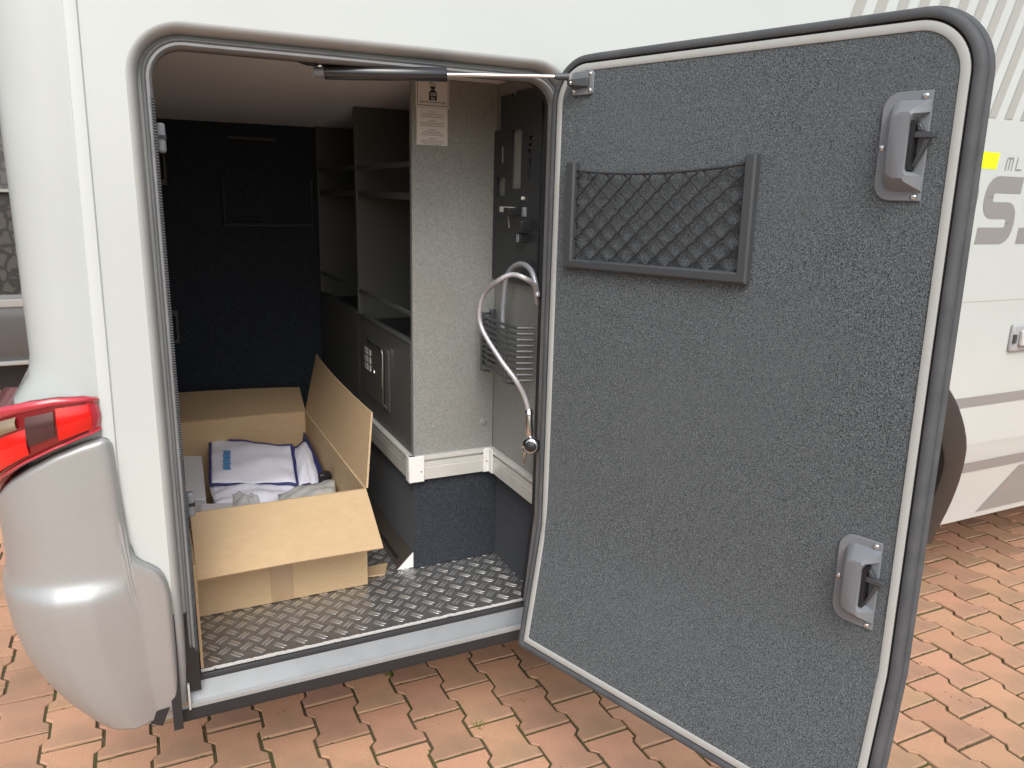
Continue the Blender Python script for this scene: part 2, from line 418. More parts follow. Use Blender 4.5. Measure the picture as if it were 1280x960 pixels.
# corner moulding, rear corner and rear wall
mb = MB(); rows = []
for z in [x*.04-.0 for x in range(8, 60)]:
    s_ = .055+(1.2-z)*.012
    rows.append([(-.0735-(1.2-z)*.014, yt(z)+.004, Z(z)), (-.0725-(1.2-z)*.014, yt(z)-.0015, Z(z)), (-.064-(1.2-z)*.013, yt(z)-.0035, Z(z)), (-.056-(1.2-z)*.012, yt(z)-.0025, Z(z)), (-.0535-(1.2-z)*.012, yt(z)+.0015, Z(z))])
mb.grid(rows); mb.put('corner_moulding', stripmat, mh, smooth=True)
mb = MB(); rows = []
for i in range(55):
    z = .40+i*.036; flare = max(0, min(1, (.665-z)/.05)); flare = flare*flare*(3-2*flare)*.030
    r = .085; row = [(-.06, yt(z)+.0025, Z(z)), (-.088, yt(z)+.0025, Z(z))]
    for k in range(1, 13):
        a = pi/2*k/12; row.append((-.092-(r+flare)*sin(a), yt(z)+.0025+r*(1-cos(a)), Z(z)))
    row += [(-.092-r-flare-.004, .5, Z(z)), (-.092-r-flare-.004, 1.6, Z(z)), (-.14, 2.06, Z(z))]
    rows.append(row)
mb.grid(rows); mb.put('rear_corner', cornerp, mh, smooth=True, auto=60)
mb = MB(); mb.box((-.17, .03, Z(2.345)), (6.2, 2.06, Z(2.40))); mb.put('roof', white, mh, bevel=.03)
mb = MB(); mb.box((-.14, 2.06, Z(0)), (6.2, 2.10, Z(2.345))); mb.put('far_wall', white, mh)
mb = MB(); mb.box((.9, .07, Z(.02)), (6.2, 2.06, Z(.06))); mb.box((-.10, .10, Z(.0)), (.9, 2.06, Z(.025))); mb.put('underbody', mat('underbody_grey', (.30, .29, .28), .8), mh)
mb = MB(); mb.box((6.2, 0, Z(.0)), (6.24, 2.1, Z(2.34))); mb.put('front_bulkhead', white, mh)

# bumper wrapped round the rear corner
bpath = [(-.001, -.012), (-.02, -.0155), (-.05, -.018), (-.09, -.020), (-.135, -.019), (-.175, -.012), (-.206, .004), (-.230, .028), (-.244, .060), (-.252, .10), (-.256, .16), (-.258, .35), (-.258, 1.0), (-.258, 1.9)]
def densify(p, step):
    o = [p[0]]
    for a, b in zip(p, p[1:]):
        d = math.hypot(b[0]-a[0], b[1]-a[1]); n = max(1, int(d/step))
        o += [(a[0]+(b[0]-a[0])*k/n, a[1]+(b[1]-a[1])*k/n) for k in range(1, n+1)]
    return o
def chaikin(p, k=3):
    for _ in range(k):
        o = [p[0]]
        for a, b in zip(p, p[1:]): o += [(a[0]*.75+b[0]*.25, a[1]*.75+b[1]*.25), (a[0]*.25+b[0]*.75, a[1]*.25+b[1]*.75)]
        p = o+[p[-1]]
    return p
bp2 = densify(chaikin(bpath[:11]), .0035)+bpath[11:]
def interp(tab, x):
    if x <= tab[0][0]: return tab[0][1]
    for (a, b), (c, d) in zip(tab, tab[1:]):
        if x <= c: return b+(d-b)*(x-a)/(c-a)
    return tab[-1][1]
# top edge height along the path, measured by distance from the right end
toptab = [(0, .262), (.003, .285), (.008, .302), (.016, .315), (.028, .326), (.040, .335), (.050, .346), (.056, .362), (.060, .40), (.064, .52), (.068, .556), (.082, .562), (.11, .556), (.15, .542), (.19, .520), (.225, .496), (.26, .468), (.32, .44), (.5, .43), (3, .43)]
dist = [0.]
for a, b in zip(bp2, bp2[1:]): dist.append(dist[-1]+math.hypot(b[0]-a[0], b[1]-a[1]))
rows = []
NV = 84
for (x, y), s_ in zip(bp2, dist):
    zt = interp(toptab, s_); row = []
    for k in range(NV+1):
        t = k/NV; t = t*t*(3-2*t)*.5+t*.5
        zb = .012+.010*max(0, 1-s_/.05)+.010*min(1, max(0, (s_-.10)/.12))
        z = zb+(zt-zb)*t
        xx, yy = x, y
        # lower rear corner is rounded under
        pull = max(0, .36-z)/.35; wgt = min(1, max(0, (-x-.03)/.20))
        xx += (.100*pull**3)*wgt
        yy += .035*pull**2.6
        # shoulder crease
        ridge = 1/(1+math.exp((z-.305)/.0055)); fade = min(1, max(0, (s_-.05)/.07))
        yy -= .017*ridge*fade*max(0, 1-max(0, -x-.17)/.07); xx -= .010*ridge*min(1, max(0, (-x-.12)/.1))
        sedge = 0.
        for (a_, b_), (c_, d_) in zip(toptab[:11], toptab[1:12]):
            if b_ <= z <= d_ and z > .262: sedge = a_+(c_-a_)*(z-b_)/max(1e-6, d_-b_); break
            if z > d_: sedge = c_
        rad = .010+.012*max(0, min(1, (z-.34)/.04))
        q = min(zt-z, (s_-sedge)*(.010/rad)) if s_ < .2 else zt-z
        q = max(0, min(1, q/.010)); yy += .016*(1-sqrt(1-(1-q)**2))
        row.append((xx, yy, Z(z)))
    rows.append(row)
mb = MB(); mb.grid(rows)
bump_o = mb.put('bumper', silver, mh, smooth=True, auto=70)
sm = bump_o.modifiers.new('solid', 'SOLIDIFY'); sm.thickness = .018; sm.offset = -1
mb = MB(); mb.hexa([(-.052, .012, Z(.006)), (-.034, .012, Z(-.004)), (-.034, .05, Z(-.004)), (-.052, .05, Z(.006)), (-.062, .012, Z(.03)), (-.02, .012, Z(.03)), (-.02, .05, Z(.03)), (-.062, .05, Z(.03))])
mb.put('bumper_flap', blackr, bump_o)
mb = MB(); mb.box((-.016, .012, Z(-.02)), (.0005, .05, Z(.262))); mb.put('joint_gap', blackr, mh)

# tail light
tpath = densify(chaikin([(-.0855, -.002), (-.092, -.012), (-.105, -.019), (-.13, -.0225), (-.16, -.021), (-.19, -.012), (-.217, .008), (-.236, .036), (-.248, .075), (-.254, .14), (-.254, .34)]), .005)
td = [0.]
for a, b in zip(tpath, tpath[1:]): td.append(td[-1]+math.hypot(b[0]-a[0], b[1]-a[1]))
ttop = [(0, .628), (.02, .634), (.06, .636), (.10, .632), (.14, .622), (.20, .600), (.3, .58), (1, .57)]
tbot = [(0, .575), (.03, .568), (.07, .553), (.11, .533), (.15, .508), (.19, .480), (.25, .445), (.32, .43), (1, .425)]
def tl_patch(name, s0, s1, f0, f1, off, m, parent, n=5, **kw):
    rows = []
    for (x, y), s_ in zip(tpath, td):
        if s_ < s0-.004 or s_ > s1+.004: continue
        a, b = interp(tbot, s_), interp(ttop, s_)
        i = td.index(s_); p0 = Vector(tpath[max(i-1, 0)]); p1 = Vector(tpath[min(i+1, len(tpath)-1)]); t = (p1-p0).normalized(); nr = Vector((-t.y, t.x))
        g0, g1 = (f0(s_) if callable(f0) else f0), (f1(s_) if callable(f1) else f1)
        row = []
        for k in range(n+1):
            u = k/n; z = a+(b-a)*(g0+(g1-g0)*u); bul = off+.004*sin(pi*u)
            row.append((x+nr.x*bul, y+nr.y*bul, Z(z)))
        rows.append(row)
    b_ = MB(); b_.grid(rows); return b_.put(name, m, parent, smooth=True, auto=60, **kw)
tlp = tl_patch('tail_light', 0, 1, 0, 1, 0, redmid, mh, n=8)
so = tlp.modifiers.new('solid', 'SOLIDIFY'); so.thickness = .03; so.offset = -1
tl_patch('lens', .020, .060, .14, .80, .0045, redm, tlp)
tl_patch('lens', .105, .5, .12, .56, .0045, redm, tlp)
tl_patch('lens_rim', .004, .5, .84, 1.0, .003, redrim, tlp)
tl_patch('lens_rim', .004, .017, .05, .84, .003, redrim, tlp)
tl_patch('lens_rim', .004, .5, .0, .055, .003, redrim, tlp)
tl_patch('reflector', .068, .10, .25, .75, .004, smoke, tlp)
tl_patch('indicator_lens', .115, .5, .60, .80, .0055, clearl, tlp)

# ---------------------------------------------------------------- decals and lettering on the wall
def wallpoly(name, pts, m, off=-.0012, parent=None):
    v_, f_ = fill2d(pts)
    return put(name, [(x, yt(z)+off, Z(z)) for x, z in v_], f_, m, parent or side)
wallpoly('pale_band', [(1.30, .70), (6.1, .70), (6.1, 1.172), (1.30, 1.172)], bandm, -.0010)
for k in range(-9, 24):
    x = 1.988+k*.0655; sl = .36
    wallpoly('slanted_stripe', [(x, 1.176), (x+.031, 1.176), (x+.031+sl*1.0, 2.176), (x+sl*1.0, 2.176)], decal2)
wallpoly('stripe', [(.95, .395), (6.1, .391), (6.1, .421), (.95, .425)], decal)
wallpoly('stripe', [(2.16, .180), (2.60, .180), (6.1, .180), (6.1, .228), (2.10, .214)], decal)
wallpoly('wedge', [(2.30, .022), (3.6, .022), (3.6, .17), (2.435, .17)], decal)
wallpoly('yellow_mark', [(1.985, 1.050), (2.052, 1.049), (2.058, 1.091), (1.991, 1.092)], yellowm, -.0016)
def stroke(name, path, w, m, ox_, oz_, sx, sz, slant, y=-.0018):
    """flat lettering stroke along a poly-line, mitred"""
    P = [Vector(p) for p in path]; n = len(P); L_, R_ = [], []
    for i, p in enumerate(P):
        a = (P[i]-P[i-1]).normalized() if i else (P[1]-P[0]).normalized()
        b = (P[i+1]-P[i]).normalized() if i < n-1 else a
        t = (a+b).normalized(); nr = Vector((-t.y, t.x)); k = w/2/max(.4, nr.dot(Vector((-a.y, a.x))))
        L_.append(p+nr*k); R_.append(p-nr*k)
    V = L_+R_; F = [(i, i+1, n+i+1, n+i) for i in range(n-1)]
    return put(name, [(ox_+sx*v.x+slant*sz*v.y, y+yt(oz_+sz*v.y), Z(oz_+sz*v.y)) for v in V], F, m, side)
def rc(pts, r=.22, n=5):
    """round the corners of a poly-line"""
    o = [pts[0]]
    for a, b, c in zip(pts, pts[1:], pts[2:]):
        a, b, c = Vector(a), Vector(b), Vector(c); d1, d2 = (a-b), (c-b); q = min(r, d1.length*.49, d2.length*.49)
        p, e = b+d1.normalized()*q, b+d2.normalized()*q
        for k in range(n+1):
            t = k/n; o.append(tuple(p*(1-t)**2+b*2*t*(1-t)+e*t*t))
    return o+[pts[-1]]
h = .12
LET = {'C': [rc([(1, 1-h), (h, 1-h), (h, h), (1, h)])],
       'R': [rc([(h, 0), (h, 1-h), (1-h, 1-h), (1-h, .45), (h, .45)]), [(.5, .45), (1-.06, 0)]],
       'O': [rc([(.5, h), (h, h), (h, 1-h), (1-h, 1-h), (1-h, h), (.5, h)])],
       'S': [rc([(1, 1-h), (h, 1-h), (h, .5), (1-h, .5), (1-h, h), (0, h)])],
       'V': [[(h, 1), (.5, .05), (1-h, 1)]], 'E': [rc([(1, 1-h), (h, 1-h), (h, h), (1, h)]), [(h, .5), (.9, .5)]],
       'M': [rc([(.08, 0), (.08, .93), (.5, .93), (.5, 0)], .2), rc([(.5, .93), (.92, .93), (.92, 0)], .2)],
       'L': [rc([(.08, 1), (.08, .08), (.9, .08)], .1)], 'T': [[(0, .93), (1, .93)], [(.5, .93), (.5, 0)]]}
x = 2.012-3*.174-.124
for ch in 'CROSSOVER':
    x += .0
    for st in LET[ch]: stroke('letter', st, .25, decal, x+.124+.0, .856, .146, .176, .10)
    x += .174
x = 2.086
for ch in 'MLT':
    for st in LET[ch]: stroke('letter', st, .14, decal, x, 1.048, .03, .034, .15)
    x += .043
# flap latch far right
lt = [(2.232, .553), (2.36, .553), (2.36, .628), (2.236, .628)]
mb = MB(); mb.box((2.235, -.012, Z(.548)), (2.36, .002, Z(.628))); sl_ = mb.put('flap_latch', mat('latch_grey', (.36, .37, .38), .4), mh, bevel=.006)
mb = MB(); mb.box((2.262, -.026, Z(.566)), (2.36, -.0115, Z(.612))); mb.put('latch_grip', mat('latch_pale', (.55, .56, .55), .35), sl_, bevel=.005)
mb = MB(); mb.box((2.2365, -.018, Z(.575)), (2.246, -.0115, Z(.600))); mb.put('latch_pin', plastd, sl_)
# wheel arch flare and wheel
mb = MB(); rows = []
for i in range(49):
    a = radians(-24+228*i/48); c, s_ = cos(a), sin(a)
    z0 = ARZ+ARR*s_; yy = yt(max(0, z0)) if z0 < ZK else 0
    rows.append([(ARX+(ARR+.010)*c, yy+.004, Z(ARZ+(ARR+.010)*s_)), (ARX+(ARR+.008)*c, yy-.010, Z(ARZ+(ARR+.008)*s_)), (ARX+(ARR-.006)*c, yy-.016, Z(ARZ+(ARR-.006)*s_)), (ARX+(ARR-.082)*c, yy-.018, Z(ARZ+(ARR-.082)*s_)), (ARX+(ARR-.090)*c, yy-.012, Z(ARZ+(ARR-.090)*s_)), (ARX+(ARR-.090)*c, yy+.03, Z(ARZ+(ARR-.090)*s_))])
mb.grid(rows); mb.put('wheel_arch', flarem, mh, smooth=True, auto=40)
mb = MB(); rows = []
for i in range(49):
    a = radians(-10+200*i/48); c, s_ = cos(a), sin(a)
    rows.append([(ARX+(ARR-.08)*c, .03, Z(ARZ+(ARR-.08)*s_)), (ARX+(ARR-.03)*c, .34, Z(ARZ+(ARR-.03)*s_)), (ARX, .34, Z(ARZ))])
mb.grid(rows); mb.put('wheel_well', blackr, mh)
wc = (1.62, Z(0)-.0); wr = ZO+.015
def lathe_y(name, prof, c, m, parent, n=40, **kw):
    b_ = MB(); b_.grid([[(c[0]+r*cos(2*pi*k/n), y, c[1]+r*sin(2*pi*k/n)) for k in range(n)] for r, y in prof], True); return b_.put(name, m, parent, smooth=True, **kw)
wcz = wr
wheel = lathe_y('wheel', [(.19, .09), (.20, .075), (.26, .062), (.31, .07), (.332, .09), (wr, .11), (wr, .26), (.32, .29), (.2, .28)], (1.60, wcz), tyrem, mh)
lathe_y('rim', [(.0, .12), (.05, .10), (.09, .12), (.17, .13), (.195, .085), (.2, .08)], (1.60, wcz), rimm, wheel)

# ---------------------------------------------------------------- garage interior
YB = 1.32
def ceil_z(y): return 1.209-.044*y
XP, YP, XQ = .551, .318, .757
# floor
mb = MB(); mb.box((.03, .0835, Z(.030)), (.90, YB, Z(.046))); floor = mb.put('checker_plate', plate, mh)
mb = MB(); cs = .0262
lens = lambda L_, w_: [(-L_, 0), (-L_*.6, -w_*.85), (0, -w_), (L_*.6, -w_*.85), (L_, 0), (L_*.6, w_*.85), (0, w_), (-L_*.6, w_*.85)]
for i in range(-1, 42):
    for j in range(-1, 62):
        cx, cy = .046+i*.021, .092+j*.0218
        if (i+j) % 2 or cx > .85 or cx < .046 or cy > YB-.015 or cy < .100: continue
        a = radians(-48 if j % 2 else 42); ca, sa = cos(a), sin(a)
        for o_ in (-.0040, .0040):
            lo = lens(.0150, .0030); n = len(lo)
            vv = [(cx+x_*ca-(y_+o_)*sa, cy+x_*sa+(y_+o_)*ca, Z(.0459)) for x_, y_ in lo]
            vv += [(cx+x_*.78*ca-(y_*.45+o_)*sa, cy+x_*.78*sa+(y_*.45+o_)*ca, Z(.0476)) for x_, y_ in lo]
            mb.add(vv, [(k, (k+1) % n, n+(k+1) % n, n+k) for k in range(n)]+[tuple(range(n, 2*n))])
mb.put('tread_bars', treadm, floor, props={'kind': 'stuff'}, smooth=True, auto=50)
mb = MB(); rows = []
random.seed(3)
for i in range(141):
    x = .04+i*.005
    d = random.uniform(-.0008, .0008)
    rows.append([(x, .0832+d, Z(.040)), (x, .0826+d, Z(.0464)), (x, .0872+d*2+random.uniform(0, .0014), Z(.0469))])
mb.grid(rows); mb.put('plate_cut_edge', mat('cut_edge', (.75, .74, .72), .45, .2), floor)
# ceiling, back wall, left wall
mb = MB(); mb.hexa([(.0, .045, Z(ceil_z(.06))), (.92, .045, Z(ceil_z(.06))), (.92, YB, Z(ceil_z(YB))), (.0, YB, Z(ceil_z(YB))), (.0, .06, Z(1.26)), (.92, .06, Z(1.26)), (.92, YB, Z(1.22)), (.0, YB, Z(1.22))])
mb.put('garage_ceiling', ceilm, mh)
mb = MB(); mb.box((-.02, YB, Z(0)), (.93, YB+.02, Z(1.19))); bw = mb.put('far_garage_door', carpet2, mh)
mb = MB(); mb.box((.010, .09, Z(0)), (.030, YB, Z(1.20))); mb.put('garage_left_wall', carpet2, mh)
# fittings on the far door
def bar_frame(pts, r, name, m, parent):
    b_ = MB(); b_.tube(pts, r, 6); return b_.put(name, m, parent, smooth=True)
bar_frame([(.257, YB-.008, Z(.99)), (.257, YB-.008, Z(.838)), (.535, YB-.008, Z(.836)), (.535, YB-.008, Z(.99))], .006, 'net_frame', plastd, bw)
for zc in (1.01, .516):
    mb = MB(); mb.box((.05, YB-.006, Z(zc-.055)), (.100, YB+.001, Z(zc+.055))); mb.put('latch_plate', plastd, bw, bevel=.003)
    mb = MB(); mb.box((.06, YB-.03, Z(zc-.04)), (.090, YB-.005, Z(zc+.04))); mb.put('latch_cover', blackp, bw, bevel=.008)
mb = MB(); mb.box((.284, YB-.007, Z(1.102)), (.43, YB+.001, Z(1.110))); mb.put('edge_bar', plastd, bw)

# cabinet
XBK = .752
cab = None
mb = MB(); mb.box((XP, YP, Z(.335)), (XQ, YP+.015, Z(ceil_z(YP)-.001))); cab = mb.put('cabinet', panel, mh, bevel=.0015)
mb = MB(); mb.box((XBK, YP+.02, Z(.335)), (XBK+.012, YB, Z(1.16))); mb.put('back_panel', panel_shade, cab)
for y, zt_ in ((.80, ceil_z(.8)-.001), (1.295, ceil_z(1.29)-.001)):
    mb = MB(); mb.box((XP, y, Z(.335)), (XBK, y+.015, Z(zt_))); mb.put('divider', panel_shade, cab, bevel=.001)
for ya, yb in ((YP+.015, .80), (.815, 1.295)):
    mb = MB(); mb.box((XP+.006, ya, Z(.938)), (XBK, yb, Z(.953))); mb.put('shelf', panel_shade, cab, bevel=.001)
    mb = MB(); mb.box((XP+.002, ya, Z(1.010)), (XP+.012, yb, Z(1.021))); mb.put('shelf_bar', panel_shade, cab, bevel=.001)
    mb = MB(); mb.box((XP+.006, ya, Z(.590)), (XBK, yb, Z(.598))); mb.put('tray', blackpan, cab)
    mb = MB(); mb.box((XP+.002, ya, Z(.676)), (XP+.010, yb, Z(.685))); mb.put('shelf_bar', panel_shade, cab, bevel=.001)
    mb = MB(); mb.box((XP, ya+.001, Z(.335)), (XP+.015, yb-.001, Z(.612))); mb.put('front_panel', panel_shade, cab, bevel=.002)
    mb = MB(); mb.box((XP-.003, ya+.001, Z(.6125)), (XP+.016, yb-.001, Z(.617))); mb.put('front_lip', panel_shade, cab, bevel=.001)
# little door with vent, catch and wire pull on the near front panel
mb = MB(); mb.box((XP-.003, .50, Z(.40)), (XP-.0005, .735, Z(.565))); mb.put('hatch', panel_shade, cab, bevel=.001)
for r_ in range(3):
    for c_ in range(2):
        mb = MB(); y_ = .668+c_*.032; mb.box((XP-.0055, y_, Z(.473+r_*.022)), (XP-.002, y_+.026, Z(.490+r_*.022))); mb.put('vent_slot', railm, cab)
mb = MB(); mb.dome((XP-.003, .642, Z(.478)), (-1, 0, 0), .008, .006); mb.put('catch', steel, cab, smooth=True)
mb = MB(); mb.tube([(XP-.004, .70, Z(.561)), (XP-.012, .66, Z(.560)), (XP-.012, .535, Z(.560)), (XP-.012, .528, Z(.550)), (XP-.012, .53, Z(.42)), (XP-.003, .53, Z(.405))], .0028, 6); mb.put('wire_pull', steel, cab, smooth=True)
# screw cap on the light panel
mb = MB(); mb.dome((.731, YP-.0003, Z(.408)), (0, -1, 0), .010, .0025, 14); mb.put('screw_cap', panel, cab, smooth=True)

# notices on the panel
def ypl(x0, x1, z0, z1, y): return [(x0, y, Z(z0)), (x1, y, Z(z0)), (x1, y, Z(z1)), (x0, y, Z(z1))]
sx0, sx1, sz0, sz1 = .5605, .6375, 1.1345, 1.1935
mb = MB(); mb.box((sx0, YP-.003, Z(sz0)), (sx1, YP-.0003, Z(sz1))); load = mb.put('load_sign', mat('sign_white', (.62, .61, .60), .4), mh, bevel=.001)
mb = MB()
for a, b in (((sx0+.003, sz0+.003), (sx1-.003, sz0+.0042)), ((sx0+.003, sz1-.0042), (sx1-.003, sz1-.003)), ((sx0+.003, sz0+.0042), (sx0+.0042, sz1-.0042)), ((sx1-.0042, sz0+.0042), (sx1-.003, sz1-.0042))):
    mb.add(ypl(a[0], b[0], a[1], b[1], YP-.0034), [(0, 1, 2, 3)])
mb.put('sign_border', ink, load)
sc = (sx0+sx1)/2
mb = MB(); mb.add([(sc+a, YP-.0034, Z(sz0+b)) for a, b in ((-.009, .014), (.009, .014), (.009, .030), (.004, .036), (-.004, .036), (-.009, .030))], [(0, 1, 2, 3, 4, 5)])
mb.add([(sc+a, YP-.0034, Z(sz0+b)) for a, b in ((-.0035, .0365), (.0035, .0365), (.007, .043), (-.007, .043))], [(0, 1, 2, 3)]); mb.put('weight_symbol', ink, load)
mb = MB(); mb.add(ypl(sc-.028, sc+.028, sz0+.0098, sz0+.0112, YP-.0034), [(0, 1, 2, 3)])
for d in (-.028, .0268): mb.add(ypl(sc+d, sc+d+.0012, sz0+.0068, sz0+.0142, YP-.0036), [(0, 1, 2, 3)])
mb.put('load_line', ink, load)
wsign = mat('sign_print_white', (.75, .75, .75), .5)
text_mesh('sign_text', 'Max.', .0092, lambda a, b: (sc+a, YP-.0034, Z(sz0+.0455+b)), ink, load, align='CENTER')
text_mesh('sign_text', '350', .0092, lambda a, b: (sc+a*.95, YP-.0038, Z(sz0+.0235+b)), wsign, load, align='CENTER')
text_mesh('sign_text', 'Kg', .0082, lambda a, b: (sc+a*.95, YP-.0038, Z(sz0+.0160+b)), wsign, load, align='CENTER')
mb = MB(); mb.box((.5625, YP-.0018, Z(1.056)), (.6335, YP-.0003, Z(1.134))); paper = mb.put('notice', mat('notice_paper', (.66, .655, .63), .6), mh)
random.seed(5)
for k in range(4):
    zz = 1.126-k*.0185
    mb = MB(); mb.add(ypl(.590, .606, zz-.0018, zz, YP-.0021), [(0, 1, 2, 3)])
    for q in range(3):
        w_ = random.uniform(.02, .029); mb.add(ypl(.598-w_, .598+w_, zz-.0058-q*.0034, zz-.0044-q*.0034, YP-.0021), [(0, 1, 2, 3)])
    mb.put('notice_print', greyink, paper)

# right-hand technical wall
mb = MB(); mb.box((XQ, .055, Z(.335)), (XQ+.012, YP, Z(1.20))); tw = mb.put('service_wall', panel, mh)
def xcut(outer_, holes_, x0, th, name, m, parent):
    v_, f_ = fill2d(outer_, holes_, ())
    b_ = MB(); b_.add([(x0, y, Z(z)) for y, z in v_], f_); o = b_.put(name, m, parent)
    s = o.modifiers.new('solid', 'SOLIDIFY'); s.thickness = th; s.offset = 0; return o
sq = lambda a, b, c, d: [(a, c), (b, c), (b, d), (a, d)]
bpan = xcut([(.088, .765), (.338-.021, .765), (.316, 1.092), (.285, 1.094), (.285, 1.165), (.226, 1.165), (.226, 1.158), (.207, 1.158), (.207, 1.168), (.088, 1.168)],
     [sq(.176, .228, .968, 1.090), sq(.255, .299, .952, .992), sq(.118, .142, 1.066, 1.074), sq(.120, .144, 1.053, 1.060), sq(.122, .148, 1.041, 1.048), sq(.13, .142, .985, 1.03)], XQ-.008, .004, 'equipment_panel', blackpan, tw)
for (y, z, w_, h_, d_, m_) in ((.225, .923, .045, .012, .02, railm), (.19, .920, .03, .016, .03, blackp), (.150, .920, .012, .020, .010, plast), (.132, .893, .03, .02, .03, blackp), (.150, .866, .035, .018, .022, blackp), (.146, .866, .012, .018, .024, plast), (.158, .948, .007, .007, .01, railm), (.268, 1.04, .004, .035, .006, plast)):
    mb = MB(); mb.box((XQ-.006-d_, y-w_/2, Z(z-h_/2)), (XQ-.006, y+w_/2, Z(z+h_/2))); mb.put('fitting', m_, tw, bevel=.0015)
mb = MB(); mb.tube([(XQ-.022, .215, Z(.922)), (XQ-.022, .207, Z(.905)), (XQ-.020, .206, Z(.885))], .002, 5); mb.put('cable', plast, tw)
# slatted holder for the hose
hold = None
mb = MB()
mb.box((XQ-.018, .300, Z(.555)), (XQ-.004, .309, Z(.690)))
hold = mb.put('hose_holder', plastd, mh, bevel=.002)
for k in range(10):
    z = .682-k*.0128
    mb = MB(); mb.tube([(XQ-.012, .305, Z(z)), (XQ-.045, .288, Z(z)), (XQ-.055, .24, Z(z)), (XQ-.055, .15, Z(z-.001)), (XQ-.045, .10, Z(z-.002)), (XQ-.012, .088, Z(z-.002))], .0033, 6); mb.put('holder_slat', plastd, hold, smooth=True)
for y in (.272, .14):
    mb = MB(); mb.tube([(XQ-.052, y, Z(.690)), (XQ-.054, y, Z(.552)), (XQ-.03, y, Z(.548))], .003, 6); mb.put('holder_rib', plastd, hold, smooth=True)

# aluminium rail with caps and grooves
RZ0, RZ1 = .285, .343
def rail_seg(axis, a, b, fixed, name='rail', m=railm, parent=None):
    """C-profile rail; axis 'y': face at X=fixed looking -X, axis 'x': face at Y=fixed looking -Y"""
    prof = [(.0, RZ0), (-.012, RZ0), (-.012, RZ0+.030), (-.0105, RZ0+.0315), (-.012, RZ0+.033), (-.012, RZ1-.014), (-.003, RZ1-.0145), (-.003, RZ1-.009), (-.012, RZ1-.0085), (-.012, RZ1-.001), (-.010, RZ1), (.004, RZ1)]
    b_ = MB()
    if axis == 'y': b_.grid([[(fixed+d, a, Z(z)) for d, z in prof], [(fixed+d, b, Z(z)) for d, z in prof]])
    else: b_.grid([[(a, fixed+d, Z(z)) for d, z in prof], [(b, fixed+d, Z(z)) for d, z in prof]])
    return b_.put(name, m, parent or mh)
ra = rail_seg('y', YP-.012, 1.29, XP-.001)
rail_seg('x', XP-.012, XQ+.02, YP-.001)
rail_seg('y', .05, YP-.012, XQ-.001)
mb = MB(); mb.box((XP-.0165, YP-.0165, Z(RZ0-.004)), (XP+.022, YP-.0115, Z(RZ1+.003))); mb.box((XP-.0165, YP-.0115, Z(RZ0-.004)), (XP-.0128, YP+.01, Z(RZ1+.003))); mb.put('rail_cap', capm, ra, bevel=.002)
mb = MB(); mb.box((XQ-.031, YP-.0165, Z(RZ0-.001)), (XQ-.0125, YP-.0128, Z(RZ1+.003))); mb.box((XQ-.0165, YP-.034, Z(RZ0-.001)), (XQ-.0128, YP-.0166, Z(RZ1+.003))); mb.put('rail_cap', capm, ra, bevel=.001)
mb = MB(); mb.dome((XP+.014, YP-.0163, Z(.307)), (0, -1, 0), .0024, .0014); mb.put('rivet', plast, ra)
mb = MB(); mb.dome((XQ-.022, YP-.0163, Z(.312)), (0, -1, 0), .0024, .0014); mb.put('rivet', plast, ra)
# carpeted plinth
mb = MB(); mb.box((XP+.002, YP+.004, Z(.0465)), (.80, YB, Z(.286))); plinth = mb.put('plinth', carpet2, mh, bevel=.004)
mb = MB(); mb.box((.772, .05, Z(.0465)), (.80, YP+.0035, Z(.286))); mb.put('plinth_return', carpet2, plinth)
mb = MB(); mb.add([(.515, .332, Z(.0478)), (.551, .332, Z(.0478)), (.551, .332, Z(.084)), (.515, 1.29, Z(.0478)), (.551, 1.29, Z(.0478)), (.551, 1.29, Z(.084))], [(0, 1, 2), (3, 5, 4), (0, 3, 4, 1), (0, 2, 5, 3), (1, 4, 5, 2)])
fr_ = mb.put('floor_rail', mat('floor_rail_brown', (.075, .062, .052), .5, .2), mh)
mb = MB(); mb.add([(.511, .3315, Z(.0476)), (.5525, .3315, Z(.0476)), (.5525, .3315, Z(.088)), (.511, .3295, Z(.0476)), (.5525, .3295, Z(.0476)), (.5525, .3295, Z(.088))], [(0, 1, 2), (3, 5, 4), (0, 3, 4, 1), (0, 2, 5, 3), (1, 4, 5, 2)]); mb.put('rail_end_cap', capm, fr_)
mb = MB(); mb.box((.522, .37, Z(.0555)), (.527, 1.28, Z(.0615))); mb.put('rail_slot', blackp, fr_)

# ---------------------------------------------------------------- the open door
PH = radians(71.5); UD = Vector((cos(PH), -sin(PH), 0)); ND = Vector((-sin(PH), -cos(PH), 0)); WD = .748
def D(u, n, z):
    ue = u*(1-.020*max(0, z-ZK)/.9)
    return Vector((W, 0, 0))+UD*ue+ND*(n+yt(z))+Vector((0, 0, Z(z)))
def dring(name, prof, m, parent, **kw):
    rows = []
    for d, n in prof:
        pl = rrect(d, WD-d, d, 1.205-d, max(.088-d, .02), max(.012-d*.5, .003), 14, ZK); rows.append([D(x, n, z) for x, z in pl])
    b_ = MB(); b_.grid(rows, True); return b_.put(name, m, parent, smooth=True, auto=50, **kw)
v_, f_ = fill2d(rrect(.001, WD-.001, .001, 1.204, .087, .012, 14, ZK))
gd = put('garage_door', [D(x, -.0285, z) for x, z in v_], f_, white, mh)
dring('door_edge', [(.010, -.0150), (.002, -.0155), (-.0015, -.0175), (-.0025, -.0225), (-.001, -.0275), (.001, -.0285)], greyr, gd)
dring('edge_groove', [(.004, -.0115), (.008, -.0135), (.010, -.0150)], blackr, gd)
dring('rubber_seal', [(.0155, -.001), (.015, .0035), (.0125, .0050), (.006, .0048), (.0035, .002), (.002, -.003), (.002, -.008), (.004, -.0115)], greyr, gd)
